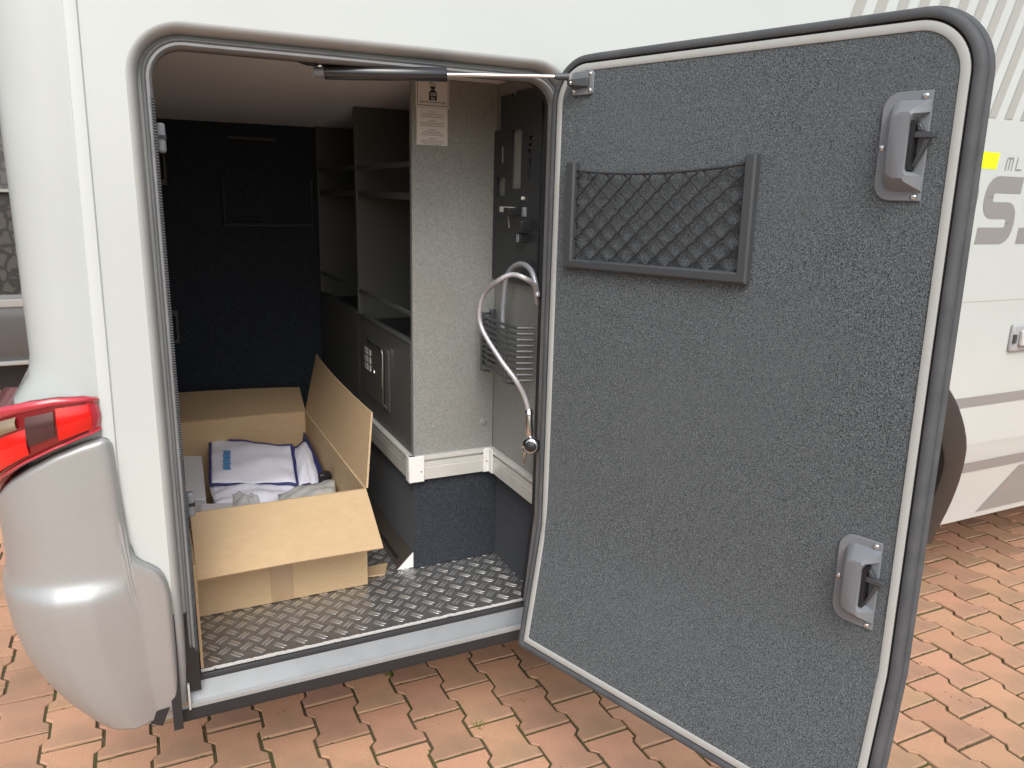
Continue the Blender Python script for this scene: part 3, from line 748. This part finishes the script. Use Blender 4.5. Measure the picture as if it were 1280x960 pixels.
dring('seal_shadow_line', [(.0185, .0012), (.017, .0002), (.0155, -.001)], blackr, gd)
dring('edge_trim', [(.031, .0006), (.0305, .003), (.029, .0036), (.0205, .0036), (.0185, .0025), (.0185, .0012)], pale, gd)
v_, f_ = fill2d(rrect(.0300, WD-.0300, .0300, 1.205-.0300, .060, .004, 14, ZK), (), [.06+k*.02 for k in range(26)], [.06+k*.03 for k in range(22)])
def sag(z): return TK/ZK*.030*math.log1p(math.exp(max(-40, min(40, (ZK-z)/.030))))-yt(z)
put('door_carpet', [D(x, .0018+sag(z), z) for x, z in v_], f_, carpet, gd, smooth=True, auto=False)

def poly_loft(name, lo, hi, n0, n1, m, parent, **kw):
    k = len(lo); V = [D(u, n0, z) for u, z in lo]+[D(u, n1, z) for u, z in hi]
    F = [(i, (i+1) % k, k+(i+1) % k, k+i) for i in range(k)]+[tuple(range(k, 2*k))]
    return put(name, V, F, m, parent, **kw)
def screw(u, n, z, r=.0042):
    b_ = MB(); b_.dome(D(u, n, z), ND, r, r*.55, 10, 3); b_.put('screw', steel, gd, smooth=True, auto=False)
for du, dz in ((0, 0), (.011, -.6245)):
    pl = [(.690+du, .961+dz), (.690+du, 1.101+dz)] + arc(.627+.022+du, 1.101-.022+dz, .022, pi/2, pi, 6) + arc(.627+.022+du, .961+.022+dz, .022, pi, 1.5*pi, 6)
    poly_loft('latch_plate', pl, [(u+(.001 if u < .68+du else -.001), z+(.001 if z < 1.03+dz else -.001)) for u, z in pl], .0028, .0060, plast, gd, smooth=True, auto=40)
    base = [(.690, 1.089), (.652, 1.090), (.642, 1.086), (.637, 1.076), (.637, .987), (.642, .977), (.652, .973), (.690, .972), (.690, .993), (.674, .999), (.672, 1.003), (.672, 1.061), (.674, 1.065), (.690, 1.074)]
    mid = [(.6895, 1.086), (.654, 1.087), (.645, 1.083), (.640, 1.074), (.640, .989), (.645, .980), (.654, .976), (.6895, .975), (.6895, .993), (.674, .999), (.672, 1.003), (.672, 1.061), (.674, 1.065), (.6895, 1.073)]
    top = [(.672, 1.073), (.660, 1.073), (.654, 1.070), (.651, 1.064), (.651, 1.000), (.654, .994), (.660, .991), (.672, .990), (.674, .995), (.6728, .999), (.6715, 1.003), (.6715, 1.061), (.6728, 1.065), (.674, 1.069)]
    up2 = [(.6735, 1.076), (.658, 1.077), (.650, 1.074), (.646, 1.066), (.646, .998), (.650, .990), (.658, .987), (.6735, .986), (.676, .994), (.6735, .999), (.672, 1.003), (.672, 1.061), (.6735, 1.065), (.676, 1.071)]
    k = len(base); V = []
    for pr_, n_ in ((base, .0055), (mid, .010), (up2, .027), (top, .031)): V += [D(u+du, n_, z+dz) for u, z in pr_]
    F = [(r*k+i, r*k+(i+1) % k, (r+1)*k+(i+1) % k, (r+1)*k+i) for r in range(3) for i in range(k)]+[tuple(range(3*k, 4*k))]
    put('latch_cover', V, F, plast, gd, smooth=True, auto=38)
    lb = lambda u0, u1, n0, n1, z0, z1: [D(u0+du, n0, z0+dz), D(u1+du, n0, z0+dz), D(u1+du, n1, z0+dz), D(u0+du, n1, z0+dz), D(u0+du, n0, z1+dz), D(u1+du, n0, z1+dz), D(u1+du, n1, z1+dz), D(u0+du, n1, z1+dz)]
    mb = MB(); mb.hexa(lb(.660, .678, .003, .024, 1.001, 1.063)); mb.put('latch_block', blackp, gd)
    mb = MB(); mb.hexa(lb(.676, .702, .010, .020, 1.041, 1.049)); mb.hexa([D(.676+du, .006, 1.005+dz), D(.680+du, .006, 1.005+dz), D(.680+du, .016, 1.005+dz), D(.676+du, .016, 1.005+dz), D(.690+du, .008, 1.0405+dz), D(.697+du, .008, 1.0405+dz), D(.697+du, .018, 1.0405+dz), D(.690+du, .018, 1.0405+dz)])
    mb.hexa([D(.680+du, .008, 1.0495+dz), D(.688+du, .008, 1.0495+dz), D(.688+du, .018, 1.0495+dz), D(.680+du, .018, 1.0495+dz), D(.678+du, .008, 1.060+dz), D(.682+du, .008, 1.060+dz), D(.682+du, .018, 1.060+dz), D(.678+du, .018, 1.060+dz)])
    mb.put('latch_lever', plastd, gd, bevel=.001)
    for u, z in ((.681, 1.094), (.681, .967), (.6325, 1.03)): screw(u+du, .0062, z+dz)

# net pocket
def dbar(pts, w, n0, n1, name, m, **kw):
    b_ = MB()
    for (a, b, c, d) in pts: b_.hexa([D(a, n0, c), D(b, n0, c), D(b, n1, c), D(a, n1, c), D(a, n0, d), D(b, n0, d), D(b, n1, d), D(a, n1, d)])
    return b_.put(name, m, gd, **kw)
NF = [(.060, 1.018), (.060, .824), (.4505, .829), (.4505, 1.026), (.4315, 1.026), (.4315, .8465), (.0815, .8405), (.0815, 1.016)]
lo = NF; hi = [(.063, 1.016), (.063, .827), (.4475, .832), (.4475, 1.024), (.4345, 1.024), (.4345, .8435), (.0785, .8375), (.0785, 1.014)]
k = 8; V = [D(u, .003, z) for u, z in lo]+[D(u, .015, z) for u, z in lo]+[D(u, .0185, z) for u, z in hi]
F = [(r*k+i, r*k+(i+1) % k, (r+1)*k+(i+1) % k, (r+1)*k+i) for r in range(2) for i in range(k)]+[(16, 17, 22, 23), (17, 18, 21, 22), (18, 19, 20, 21)]
put('net_frame', V, F, plastd, gd, smooth=True, auto=30)
u0_, u1_ = .080, .433
def ztop(u): t = (u-u0_)/(u1_-u0_); return (1.0015+(1.0115-1.0015)*t)-.010*4*t*(1-t)
def nb(u, z):
    t = (u-u0_)/(u1_-u0_); s_ = max(0, min(1, (z-.842)/.155)); return .008+.008*4*t*(1-t)*s_**1.5
mb = MB(); mb.tube([D(u0_+(u1_-u0_)*i/24, nb(u0_+(u1_-u0_)*i/24, ztop(u0_+(u1_-u0_)*i/24)), ztop(u0_+(u1_-u0_)*i/24)) for i in range(25)], .0026, 6)
ps = .042; zr = .84
for sgn in (1, -1):
    for c in range(-14, 26):
        pts = []
        for i in range(61):
            z = zr-.002+i*.003; t_ = (z-zr)/.165
            u = u0_+c*ps+sgn*(z-zr)*1.15 if sgn > 0 else u0_+c*ps-(z-zr)*1.15
            if u < u0_-.001 or u > u1_+.001 or z > ztop(max(u0_, min(u1_, u)))+.002: 
                if len(pts) > 2: break
                pts = []; continue
            u2 = u+.0015*sin(i*1.3+c); pts.append(D(u2, nb(u, z)+(.0012 if sgn > 0 else -.0008), z))
        if len(pts) > 2: mb.tube(pts, .0020, 5)
mb.put('net', cord, gd, smooth=True, auto=False)

# gas strut
A = Vector((.300, .056, Z(1.151))); E_ = D(.066, .026, 1.163)
gs_dir = (E_-A); B_ = A+gs_dir*.50
mb = MB(); mb.tube([A+gs_dir*.02, A+gs_dir*.025, B_-gs_dir*.004, B_], [.0105, .0118, .0118, .0105], 16)
gs = mb.put('gas_strut', mat('strut_black', (.03, .032, .036), .25, .3, coat=.5), mh, smooth=True, auto=40)
mb = MB(); mb.tube([B_, E_-gs_dir*.04], .0036, 10); mb.put('rod', steel, gs, smooth=True)
mb = MB(); mb.tube([E_-gs_dir*.06, E_-gs_dir*.035, E_], [.0045, .006, .0065], 10); mb.put('end_socket', plastd, gs, smooth=True)
mb = MB(); mb.tube([A-gs_dir*.02, A+gs_dir*.03], [.0085, .0085], 10); mb.put('end_socket', plast, gs, smooth=True)
mb = MB(); mb.dome(A+Vector((0, -.006, .009)), (0, -.4, 1), .0065, .008, 10); mb.put('ball_stud', steel, gs, smooth=True)
mb = MB(); mb.hexa([A+Vector(p) for p in ((-.015, -.006, .013), (.05, -.006, .013), (.05, .03, .013), (-.015, .03, .013), (-.04, -.008, .020), (.085, -.008, .020), (.085, .03, .020), (-.04, .03, .020))]); mb.put('frame_bracket', plastd, gs)
pl = rrect(.056, .108, 1.133, 1.174, .006, .006, 6)
poly_loft('door_bracket', pl, [(.082+(u-.082)*.95, 1.1535+(z-1.1535)*.95) for u, z in pl], .003, .007, plast, gd, smooth=True, auto=40)
mb = MB(); mb.hexa([D(.062, .007, 1.143), D(.100, .007, 1.146), D(.100, .012, 1.146), D(.062, .026, 1.150), D(.062, .007, 1.158), D(.100, .007, 1.162), D(.100, .012, 1.162), D(.062, .026, 1.158)]); mb.put('bracket_gusset', plastd, gd, bevel=.001)
for u, z in ((.0625, 1.140), (.1015, 1.140), (.1015, 1.168), (.068, 1.153)): screw(u, .0072 if u > .09 or z < 1.145 else .024, z, .0036)

# ================================================================== HAND SHOWER
hw = thing('hand_shower', 'steel spiral hose with hand shower head hanging on the garage wall', 'hand shower', (.73, .12, Z(.35)))
def bez(pts, n=14):
    """Catmull-Rom"""
    P = [Vector(p) for p in pts]; P = [P[0]*2-P[1]]+P+[P[-1]*2-P[-2]]; o = []
    for i in range(1, len(P)-2):
        a, b, c, d = P[i-1:i+3]
        for k in range(n):
            t = k/n; o.append(.5*((2*b)+(c-a)*t+(2*a-5*b+4*c-d)*t*t+(3*b-a-3*c+d)*t**3))
    return o+[P[-2]]
def ribbed(pts, r, name, parent, m, step=.0034):
    c = bez(pts, 30); path = [c[0]]; acc = 0
    for a, b in zip(c, c[1:]):
        d = (b-a).length; acc += d
        if acc >= step: path.append(b); acc = 0
    b_ = MB(); b_.tube(path, [r*(1.0 if i % 2 else .80) for i in range(len(path))], 10); return b_.put(name, m, parent, smooth=True, auto=False)
# points projected from the wall plane, brought out from the wall towards the viewer as the hose loops
def wp(y, z, out):    # point on the line of sight through wall point (XQ, y, z), brought forward to X = XQ-out
    q = Vector((XQ, y, Z(z))); t = out/(XQ-CAM.x); return q+(CAM-q)*t
ribbed([wp(.100, .730, .02), wp(.115, .766, .04), wp(.162, .778, .07), wp(.230, .779, .09), wp(.300, .758, .11), wp(.380, .720, .12), wp(.412, .672, .125), wp(.390, .625, .12), wp(.278, .571, .10), wp(.200, .543, .08), wp(.150, .515, .06), wp(.124, .484, .05)], .0057, 'hose', hw, steelm)
ribbed([wp(.272, .640, .03), wp(.272, .70, .03), wp(.252, .775, .03), wp(.190, .806, .03), wp(.130, .795, .03), wp(.098, .745, .03)], .0062, 'hose', hw, mat('hose_grey', (.36, .38, .42), .4, .4))
h0, h1 = wp(.124, .484, .05), wp(.118, .440, .05)
mb = MB(); mb.tube([h0+(h0-h1)*.15, h0, h0+(h1-h0)*.15, h0+(h1-h0)*.2, h1, h1+(h1-h0)*.3], [.006, .009, .009, .007, .0085, .006], 12); mb.put('grip', steel, hw, smooth=True)
hd = wp(.108, .410, .05)
mb = MB(); mb.dome(hd, (-.5, -.8, .1), .020, .013, 14, 4); mb.dome(hd, (.5, .8, -.1), .020, .011, 14, 3); mb.put('head', steel, hw, smooth=True)
mb = MB(); mb.dome(hd+Vector((-.006, -.0095, .001)), (-.5, -.8, .1), .012, .004, 12, 2); mb.put('spray_face', blackp, hw, smooth=True)
mb = MB(); mb.tube([wp(.122, .425, .05), wp(.136, .385, .05), wp(.146, .352, .045)], [.0045, .004, .002], 8); mb.put('lever', steel, hw, smooth=True)

# ================================================================== CARDBOARD BOX AND CONTENTS
bx0, bx1, by0, by1, bz0, bz1 = .050, .425, .290, .985, .0485, .290
box = thing('cardboard_box', 'large open brown cardboard box standing in the garage', 'cardboard box', ((bx0+bx1)/2, (by0+by1)/2, Z(bz0)))
T = .0045
def board(name, quad, n, parent=box, m=kraft, bend=0., nu=8):
    """a cardboard panel from four corners (a,b base, c,d far edge), thickness along n"""
    a, b, c, d = [Vector(q) for q in quad]; n = Vector(n).normalized(); top, bot = [], []
    for i in range(nu+1):
        u = i/nu; r0_, r1_ = [], []
        for j in range(5):
            v = j/4; p = (a*(1-u)+b*u)*(1-v)+(d*(1-u)+c*u)*v + n*bend*4*u*(1-u)*v
            r0_.append(p+n*T/2); r1_.append(p-n*T/2)
        top.append(r0_); bot.append(r1_)
    b_ = MB(); b_.grid(top); b_.grid(bot)
    K = (nu+1)*5
    ring = [i*5 for i in range(nu+1)]+[nu*5+j for j in range(1, 5)]+[i*5+4 for i in range(nu-1, -1, -1)]+[j for j in range(3, 0, -1)]
    for i in range(len(ring)): p, q = ring[i], ring[(i+1) % len(ring)]; b_.f.append((p, q, q+K, p+K))
    o = b_.put(name, m, parent, smooth=True, auto=35)
    o.data.materials.append(kraftedge)
    for pl_ in o.data.polygons[-len(ring):]: pl_.material_index = 1
    return o
z0, z1 = Z(bz0), Z(bz1)
board('front_panel', [(bx0, by0, z0), (bx1, by0, z0), (bx1, by0, z1), (bx0, by0, z1)], (0, -1, 0))
board('back_panel', [(bx0, by1, z0), (bx1, by1, z0), (bx1, by1, z1), (bx0, by1, z1)], (0, 1, 0))
board('side_panel', [(bx0, by0+.004, z0), (bx0, by1-.004, z0), (bx0, by1-.004, z1), (bx0, by0+.004, z1)], (-1, 0, 0))
board('side_panel', [(bx1, by0+.004, z0), (bx1, by1-.004, z0), (bx1, by1-.004, z1), (bx1, by0+.004, z1)], (1, 0, 0))
mb = MB(); mb.box((bx0+.004, by0+.004, z0-.001), (bx1-.004, by1-.004, z0+.004)); mb.put('bottom', kraft, box)
board('front_flap', [(bx0, by0-.003, z1), (bx1+.001, by0-.003, z1-.002), (bx1+.002, .157, Z(.199)), (bx0-.001, .158, Z(.199))], (0, -.6, .8), bend=.004)
board('back_flap', [(bx0+.002, by1+.003, z1), (bx1, by1+.003, z1), (.442, 1.165, Z(.320)), (.070, 1.165, Z(.334))], (0, -.3, 1), bend=.003)
board('right_flap', [(bx1+.004, by0, z1), (bx1+.004, by1+.01, z1), (.484, 1.075, Z(.446)), (.472, .392, Z(.440))], (-1, 0, .3), bend=.012, nu=14)
board('left_flap', [(bx0-.002, by0, z1), (bx0-.002, by1, z1), (.041, .93, Z(.492)), (.042, .36, Z(.45))], (1, 0, 0), bend=.002)
mb = MB(); mb.box((.205, by0-.0045, Z(.052)), (.253, by0-.0030, Z(.255))); mb.put('tape', mat('brown_tape_film', (.40, .27, .15), .22, spec=.6), box)
# loose cardboard
sb = MB(); sb.box((.0405, .088, Z(.048)), (.0455, .272, Z(.268)))
so_ = sb.put('cardboard_strip', kraft); so_['label'] = 'narrow upright cardboard strip against the left door post'; so_['category'] = 'cardboard strip'
sb = MB(); sb.add([(.440, .366, Z(.0485)), (.497, .366, Z(.0485)), (.475, .314, Z(.0485)), (.430, .320, Z(.0485)), (.440, .366, Z(.0525)), (.497, .366, Z(.0535)), (.475, .314, Z(.0525)), (.430, .320, Z(.0525))], [(0, 1, 2, 3), (4, 7, 6, 5), (0, 4, 5, 1), (1, 5, 6, 2), (2, 6, 7, 3), (3, 7, 4, 0)])
so_ = sb.put('cardboard_scrap', kraft); so_['label'] = 'small brown cardboard scrap lying on the checker plate beside the box'; so_['category'] = 'cardboard scrap'

# white pouch with navy piping
pouch = thing('storage_pouch', 'folded white fabric pouch with navy piping lying in the box', 'pouch', (.24, .8, Z(.06)))
def soft_sheet(name, corners, sag, thick, parent, m, nu=18, nv=14, wr=.004, seed=1, fold=None):
    a, b, c, d = [Vector(q) for q in corners]; rnd = random.Random(seed); ph = [rnd.uniform(0, 6.28) for _ in range(6)]
    n = (b-a).cross(d-a).normalized(); 
    if n.z < 0: n = -n
    top, bot = [], []
    for i in range(nu+1):
        rt_, rb2 = [], []
        for j in range(nv+1):
            u, v = i/nu, j/nv; p = (a*(1-u)+b*u)*(1-v)+(d*(1-u)+c*u)*v
            e = min(1, 5*min(u, 1-u, v, 1-v))**.5
            w = wr*(sin(9*u+4*v+ph[0])*.6+sin(15*v-7*u+ph[1])*.5+sin(22*u+11*v+ph[2])*.25)
            rt_.append(p+n*(w+thick*e+sag*sin(pi*u)*sin(pi*v))); rb2.append(p+n*(w-.001)-Vector((0, 0, .02*e)))
        top.append(rt_); bot.append(rb2)
    b_ = MB(); b_.grid(top); b_.grid(bot); nn_ = nv+1; K = (nu+1)*nn_
    ring = [i*nn_ for i in range(nu+1)]+[nu*nn_+j for j in range(1, nn_)]+[i*nn_+nv for i in range(nu-1, -1, -1)]+[j for j in range(nv-1, 0, -1)]
    for i in range(len(ring)): p, q = ring[i], ring[(i+1) % len(ring)]; b_.f.append((p, q, q+K, p+K))
    edge = [b_.v[i] for i in ring]
    return b_.put(name, m, parent, smooth=True, auto=False), edge
PA, PB, PC, PD = (.120, .70, Z(.196)), (.328, .615, Z(.196)), (.358, .86, Z(.222)), (.148, 1.02, Z(.224))
front_flap, edge = soft_sheet('pouch_cover', [PA, PB, PC, PD], .010, .006, pouch, pouchm, seed=2, wr=.005)
mb = MB(); mb.tube(edge+[edge[0]], .0040, 6); mb.put('piping', pipem, pouch, smooth=True)
mb = MB()
for q, (ya, yb_) in enumerate(((.742, .770), (.776, .806), (.812, .842), (.848, .872))):
    mb.add([(.158+q*.004, ya, Z(.2150+(ya-.70)*.085)), (.176+q*.004, ya-.007, Z(.2150+(ya-.70)*.085)), (.176+q*.004, yb_-.007, Z(.2150+(yb_-.70)*.085)), (.158+q*.004, yb_, Z(.2150+(yb_-.70)*.085))], [(0, 1, 2, 3)])
mb.put('printed_mark', blueink, pouch)
f2, e2 = soft_sheet('pouch_body', [(.122, .610, Z(.168)), (.300, .520, Z(.168)), (.330, .640, Z(.183)), (.118, .725, Z(.183))], .010, .012, pouch, pouchm, seed=4, wr=.006)
f3, e3 = soft_sheet('pouch_end', [(.330, .615, Z(.190)), (.392, .640, Z(.180)), (.428, .97, Z(.200)), (.362, .86, Z(.215))], .022, .006, pouch, pouchm, seed=6, wr=.004)
mb = MB(); mb.tube(e3+[e3[0]], .0040, 6); mb.put('piping', pipem, pouch, smooth=True)
mb = MB(); mb.hexa([(.115, .60, Z(.0535)), (.345, .60, Z(.0535)), (.40, .97, Z(.0535)), (.14, .97, Z(.0535)), (.122, .625, Z(.168)), (.335, .625, Z(.170)), (.40, .93, Z(.185)), (.142, .96, Z(.200))]); mb.put('pouch_filling', pouchm, pouch, bevel=.012)
mb = MB(); mb.hexa([(.395, .66, Z(.14)), (.415, .66, Z(.14)), (.418, .98, Z(.14)), (.40, .98, Z(.14)), (.392, .66, Z(.178)), (.414, .665, Z(.186)), (.418, .97, Z(.226)), (.415, .975, Z(.226))]); mb.put('navy_gusset', pipem, pouch, bevel=.004)
# loose packets
def solo(o, label, cat, group=None):
    o['label'] = label; o['category'] = cat
    if group: o['group'] = group
    return o
mb = MB(); mb.hexa([(.056, .72, Z(.0535)), (.108, .70, Z(.0535)), (.118, .96, Z(.0535)), (.058, .97, Z(.0535)), (.056, .70, Z(.165)), (.106, .69, Z(.160)), (.118, .95, Z(.195)), (.058, .96, Z(.2))]); solo(mb.put('paper_stack', paperm, bevel=.002), 'stack of white paper sheets at the left side of the box', 'paper stack')
mb = MB(); mb.hexa([(.075, .48, Z(.0535)), (.175, .46, Z(.0535)), (.19, .575, Z(.0535)), (.085, .595, Z(.0535)), (.078, .475, Z(.196)), (.172, .455, Z(.192)), (.188, .57, Z(.186)), (.085, .59, Z(.19))]); solo(mb.put('white_carton', paperm, bevel=.003), 'small white carton in the left front of the box', 'carton')
f_, e_ = soft_sheet('milky_plastic_bag', [(.148, .440, Z(.206)), (.215, .435, Z(.198)), (.225, .60, Z(.186)), (.165, .61, Z(.196))], .012, .006, None, polym, seed=11, wr=.008)
solo(f_, 'crumpled milky plastic bag beside the white carton in the box', 'plastic bag')
f_, e_ = soft_sheet('sealed_bag', [(.262, .480, Z(.200)), (.408, .520, Z(.199)), (.428, .615, Z(.197)), (.268, .555, Z(.200))], .008, .005, None, silverbag, seed=13, wr=.005)
solo(f_, 'grey sealed instruction bag at the right front of the box', 'bag')
mb = MB(); mb.hexa([(.20, .40, Z(.0535)), (.415, .40, Z(.0535)), (.415, .60, Z(.0535)), (.20, .60, Z(.0535)), (.20, .42, Z(.172)), (.41, .42, Z(.172)), (.41, .60, Z(.176)), (.20, .60, Z(.158))]); solo(mb.put('folded_liner', pouchm, bevel=.01), 'folded white liner under the grey bag in the box', 'liner')
mb = MB(); mb.tube([(.395, .62, Z(.205)), (.412, .632, Z(.203))], [.016, .015], 12); k_ = mb.put('black_connector', blackp, smooth=True); solo(k_, 'small black connector with bright tip by the right box wall', 'connector')
mb = MB(); mb.dome((.394, .617, Z(.212)), (-.5, -.6, .5), .005, .004, 8); mb.put('tip', steel, k_)
mb = MB(); mb.hexa([(.062, .335, Z(.0535)), (.15, .33, Z(.0535)), (.15, .43, Z(.0535)), (.062, .435, Z(.0535)), (.062, .345, Z(.246)), (.145, .34, Z(.248)), (.15, .42, Z(.236)), (.062, .42, Z(.234))]); solo(mb.put('black_case', blackp, bevel=.012, bseg=3), 'black case behind the left end of the front flap', 'case')

# ================================================================== VAN BEHIND
van = thing('parked_van', 'grey van with a crackled dark panel parked beyond the rear of the motorhome', 'van', (-2.2, 4.3, 0))
vx0, vx1, vy = -4.6, .6, 3.4
prof = [(vy+.10, .30), (vy+.03, .34), (vy+.01, .40), (vy, .52), (vy, .66), (vy+.02, .70), (vy+.05, 1.2), (vy+.14, 1.75), (vy+.25, 1.93), (vy+.5, 2.0), (vy+1.5, 2.0), (vy+1.75, 1.93), (vy+1.9, 1.2), (vy+1.95, .5), (vy+1.85, .30)]
mb = MB(); mb.grid([[(x, y, z) for y, z in prof] for x in (vx0, vx0+.05, vx1-.05, vx1)], True); n_ = len(prof)
mb.f += [tuple(range(n_)), tuple(range(3*n_, 4*n_))]; mb.put('body', vanm, van, smooth=True, auto=30)
mb = MB(); mb.grid([[(x, y-.004, z) for y, z in ((vy+.020, .70), (vy+.05, 1.2), (vy+.14, 1.75))] for x in (-3.4, .45)]); mb.put('crackle_panel', crackm, van)
mb = MB(); mb.box((-4.4, vy-.012, .635), (.5, vy+.01, .675)); mb.put('trim_strip', vanw, van, bevel=.004)
mb = MB(); mb.box((-4.4, vy-.006, .325), (.5, vy+.05, .345)); mb.put('trim_strip', vanw, van, bevel=.004)
mb = MB(); mb.box((-4.4, vy-.008, 1.22), (.5, vy+.045, 1.235)); mb.put('trim_strip', vanw, van)
mb = MB(); mb.box((-4.4, vy+.12, .16), (.45, vy+1.8, .31)); mb.put('underbody', blackp, van)
for x in (-3.7, -.05):
    w = lathe_y('wheel', [(.17, vy+.03), (.19, vy+.02), (.30, vy+.02), (.32, vy+.05), (.32, vy+.2), (.2, vy+.22)], (x, .32), tyrem, van); lathe_y('rim', [(0, vy+.06), (.15, vy+.05), (.175, vy+.025)], (x, .32), rimm, w)
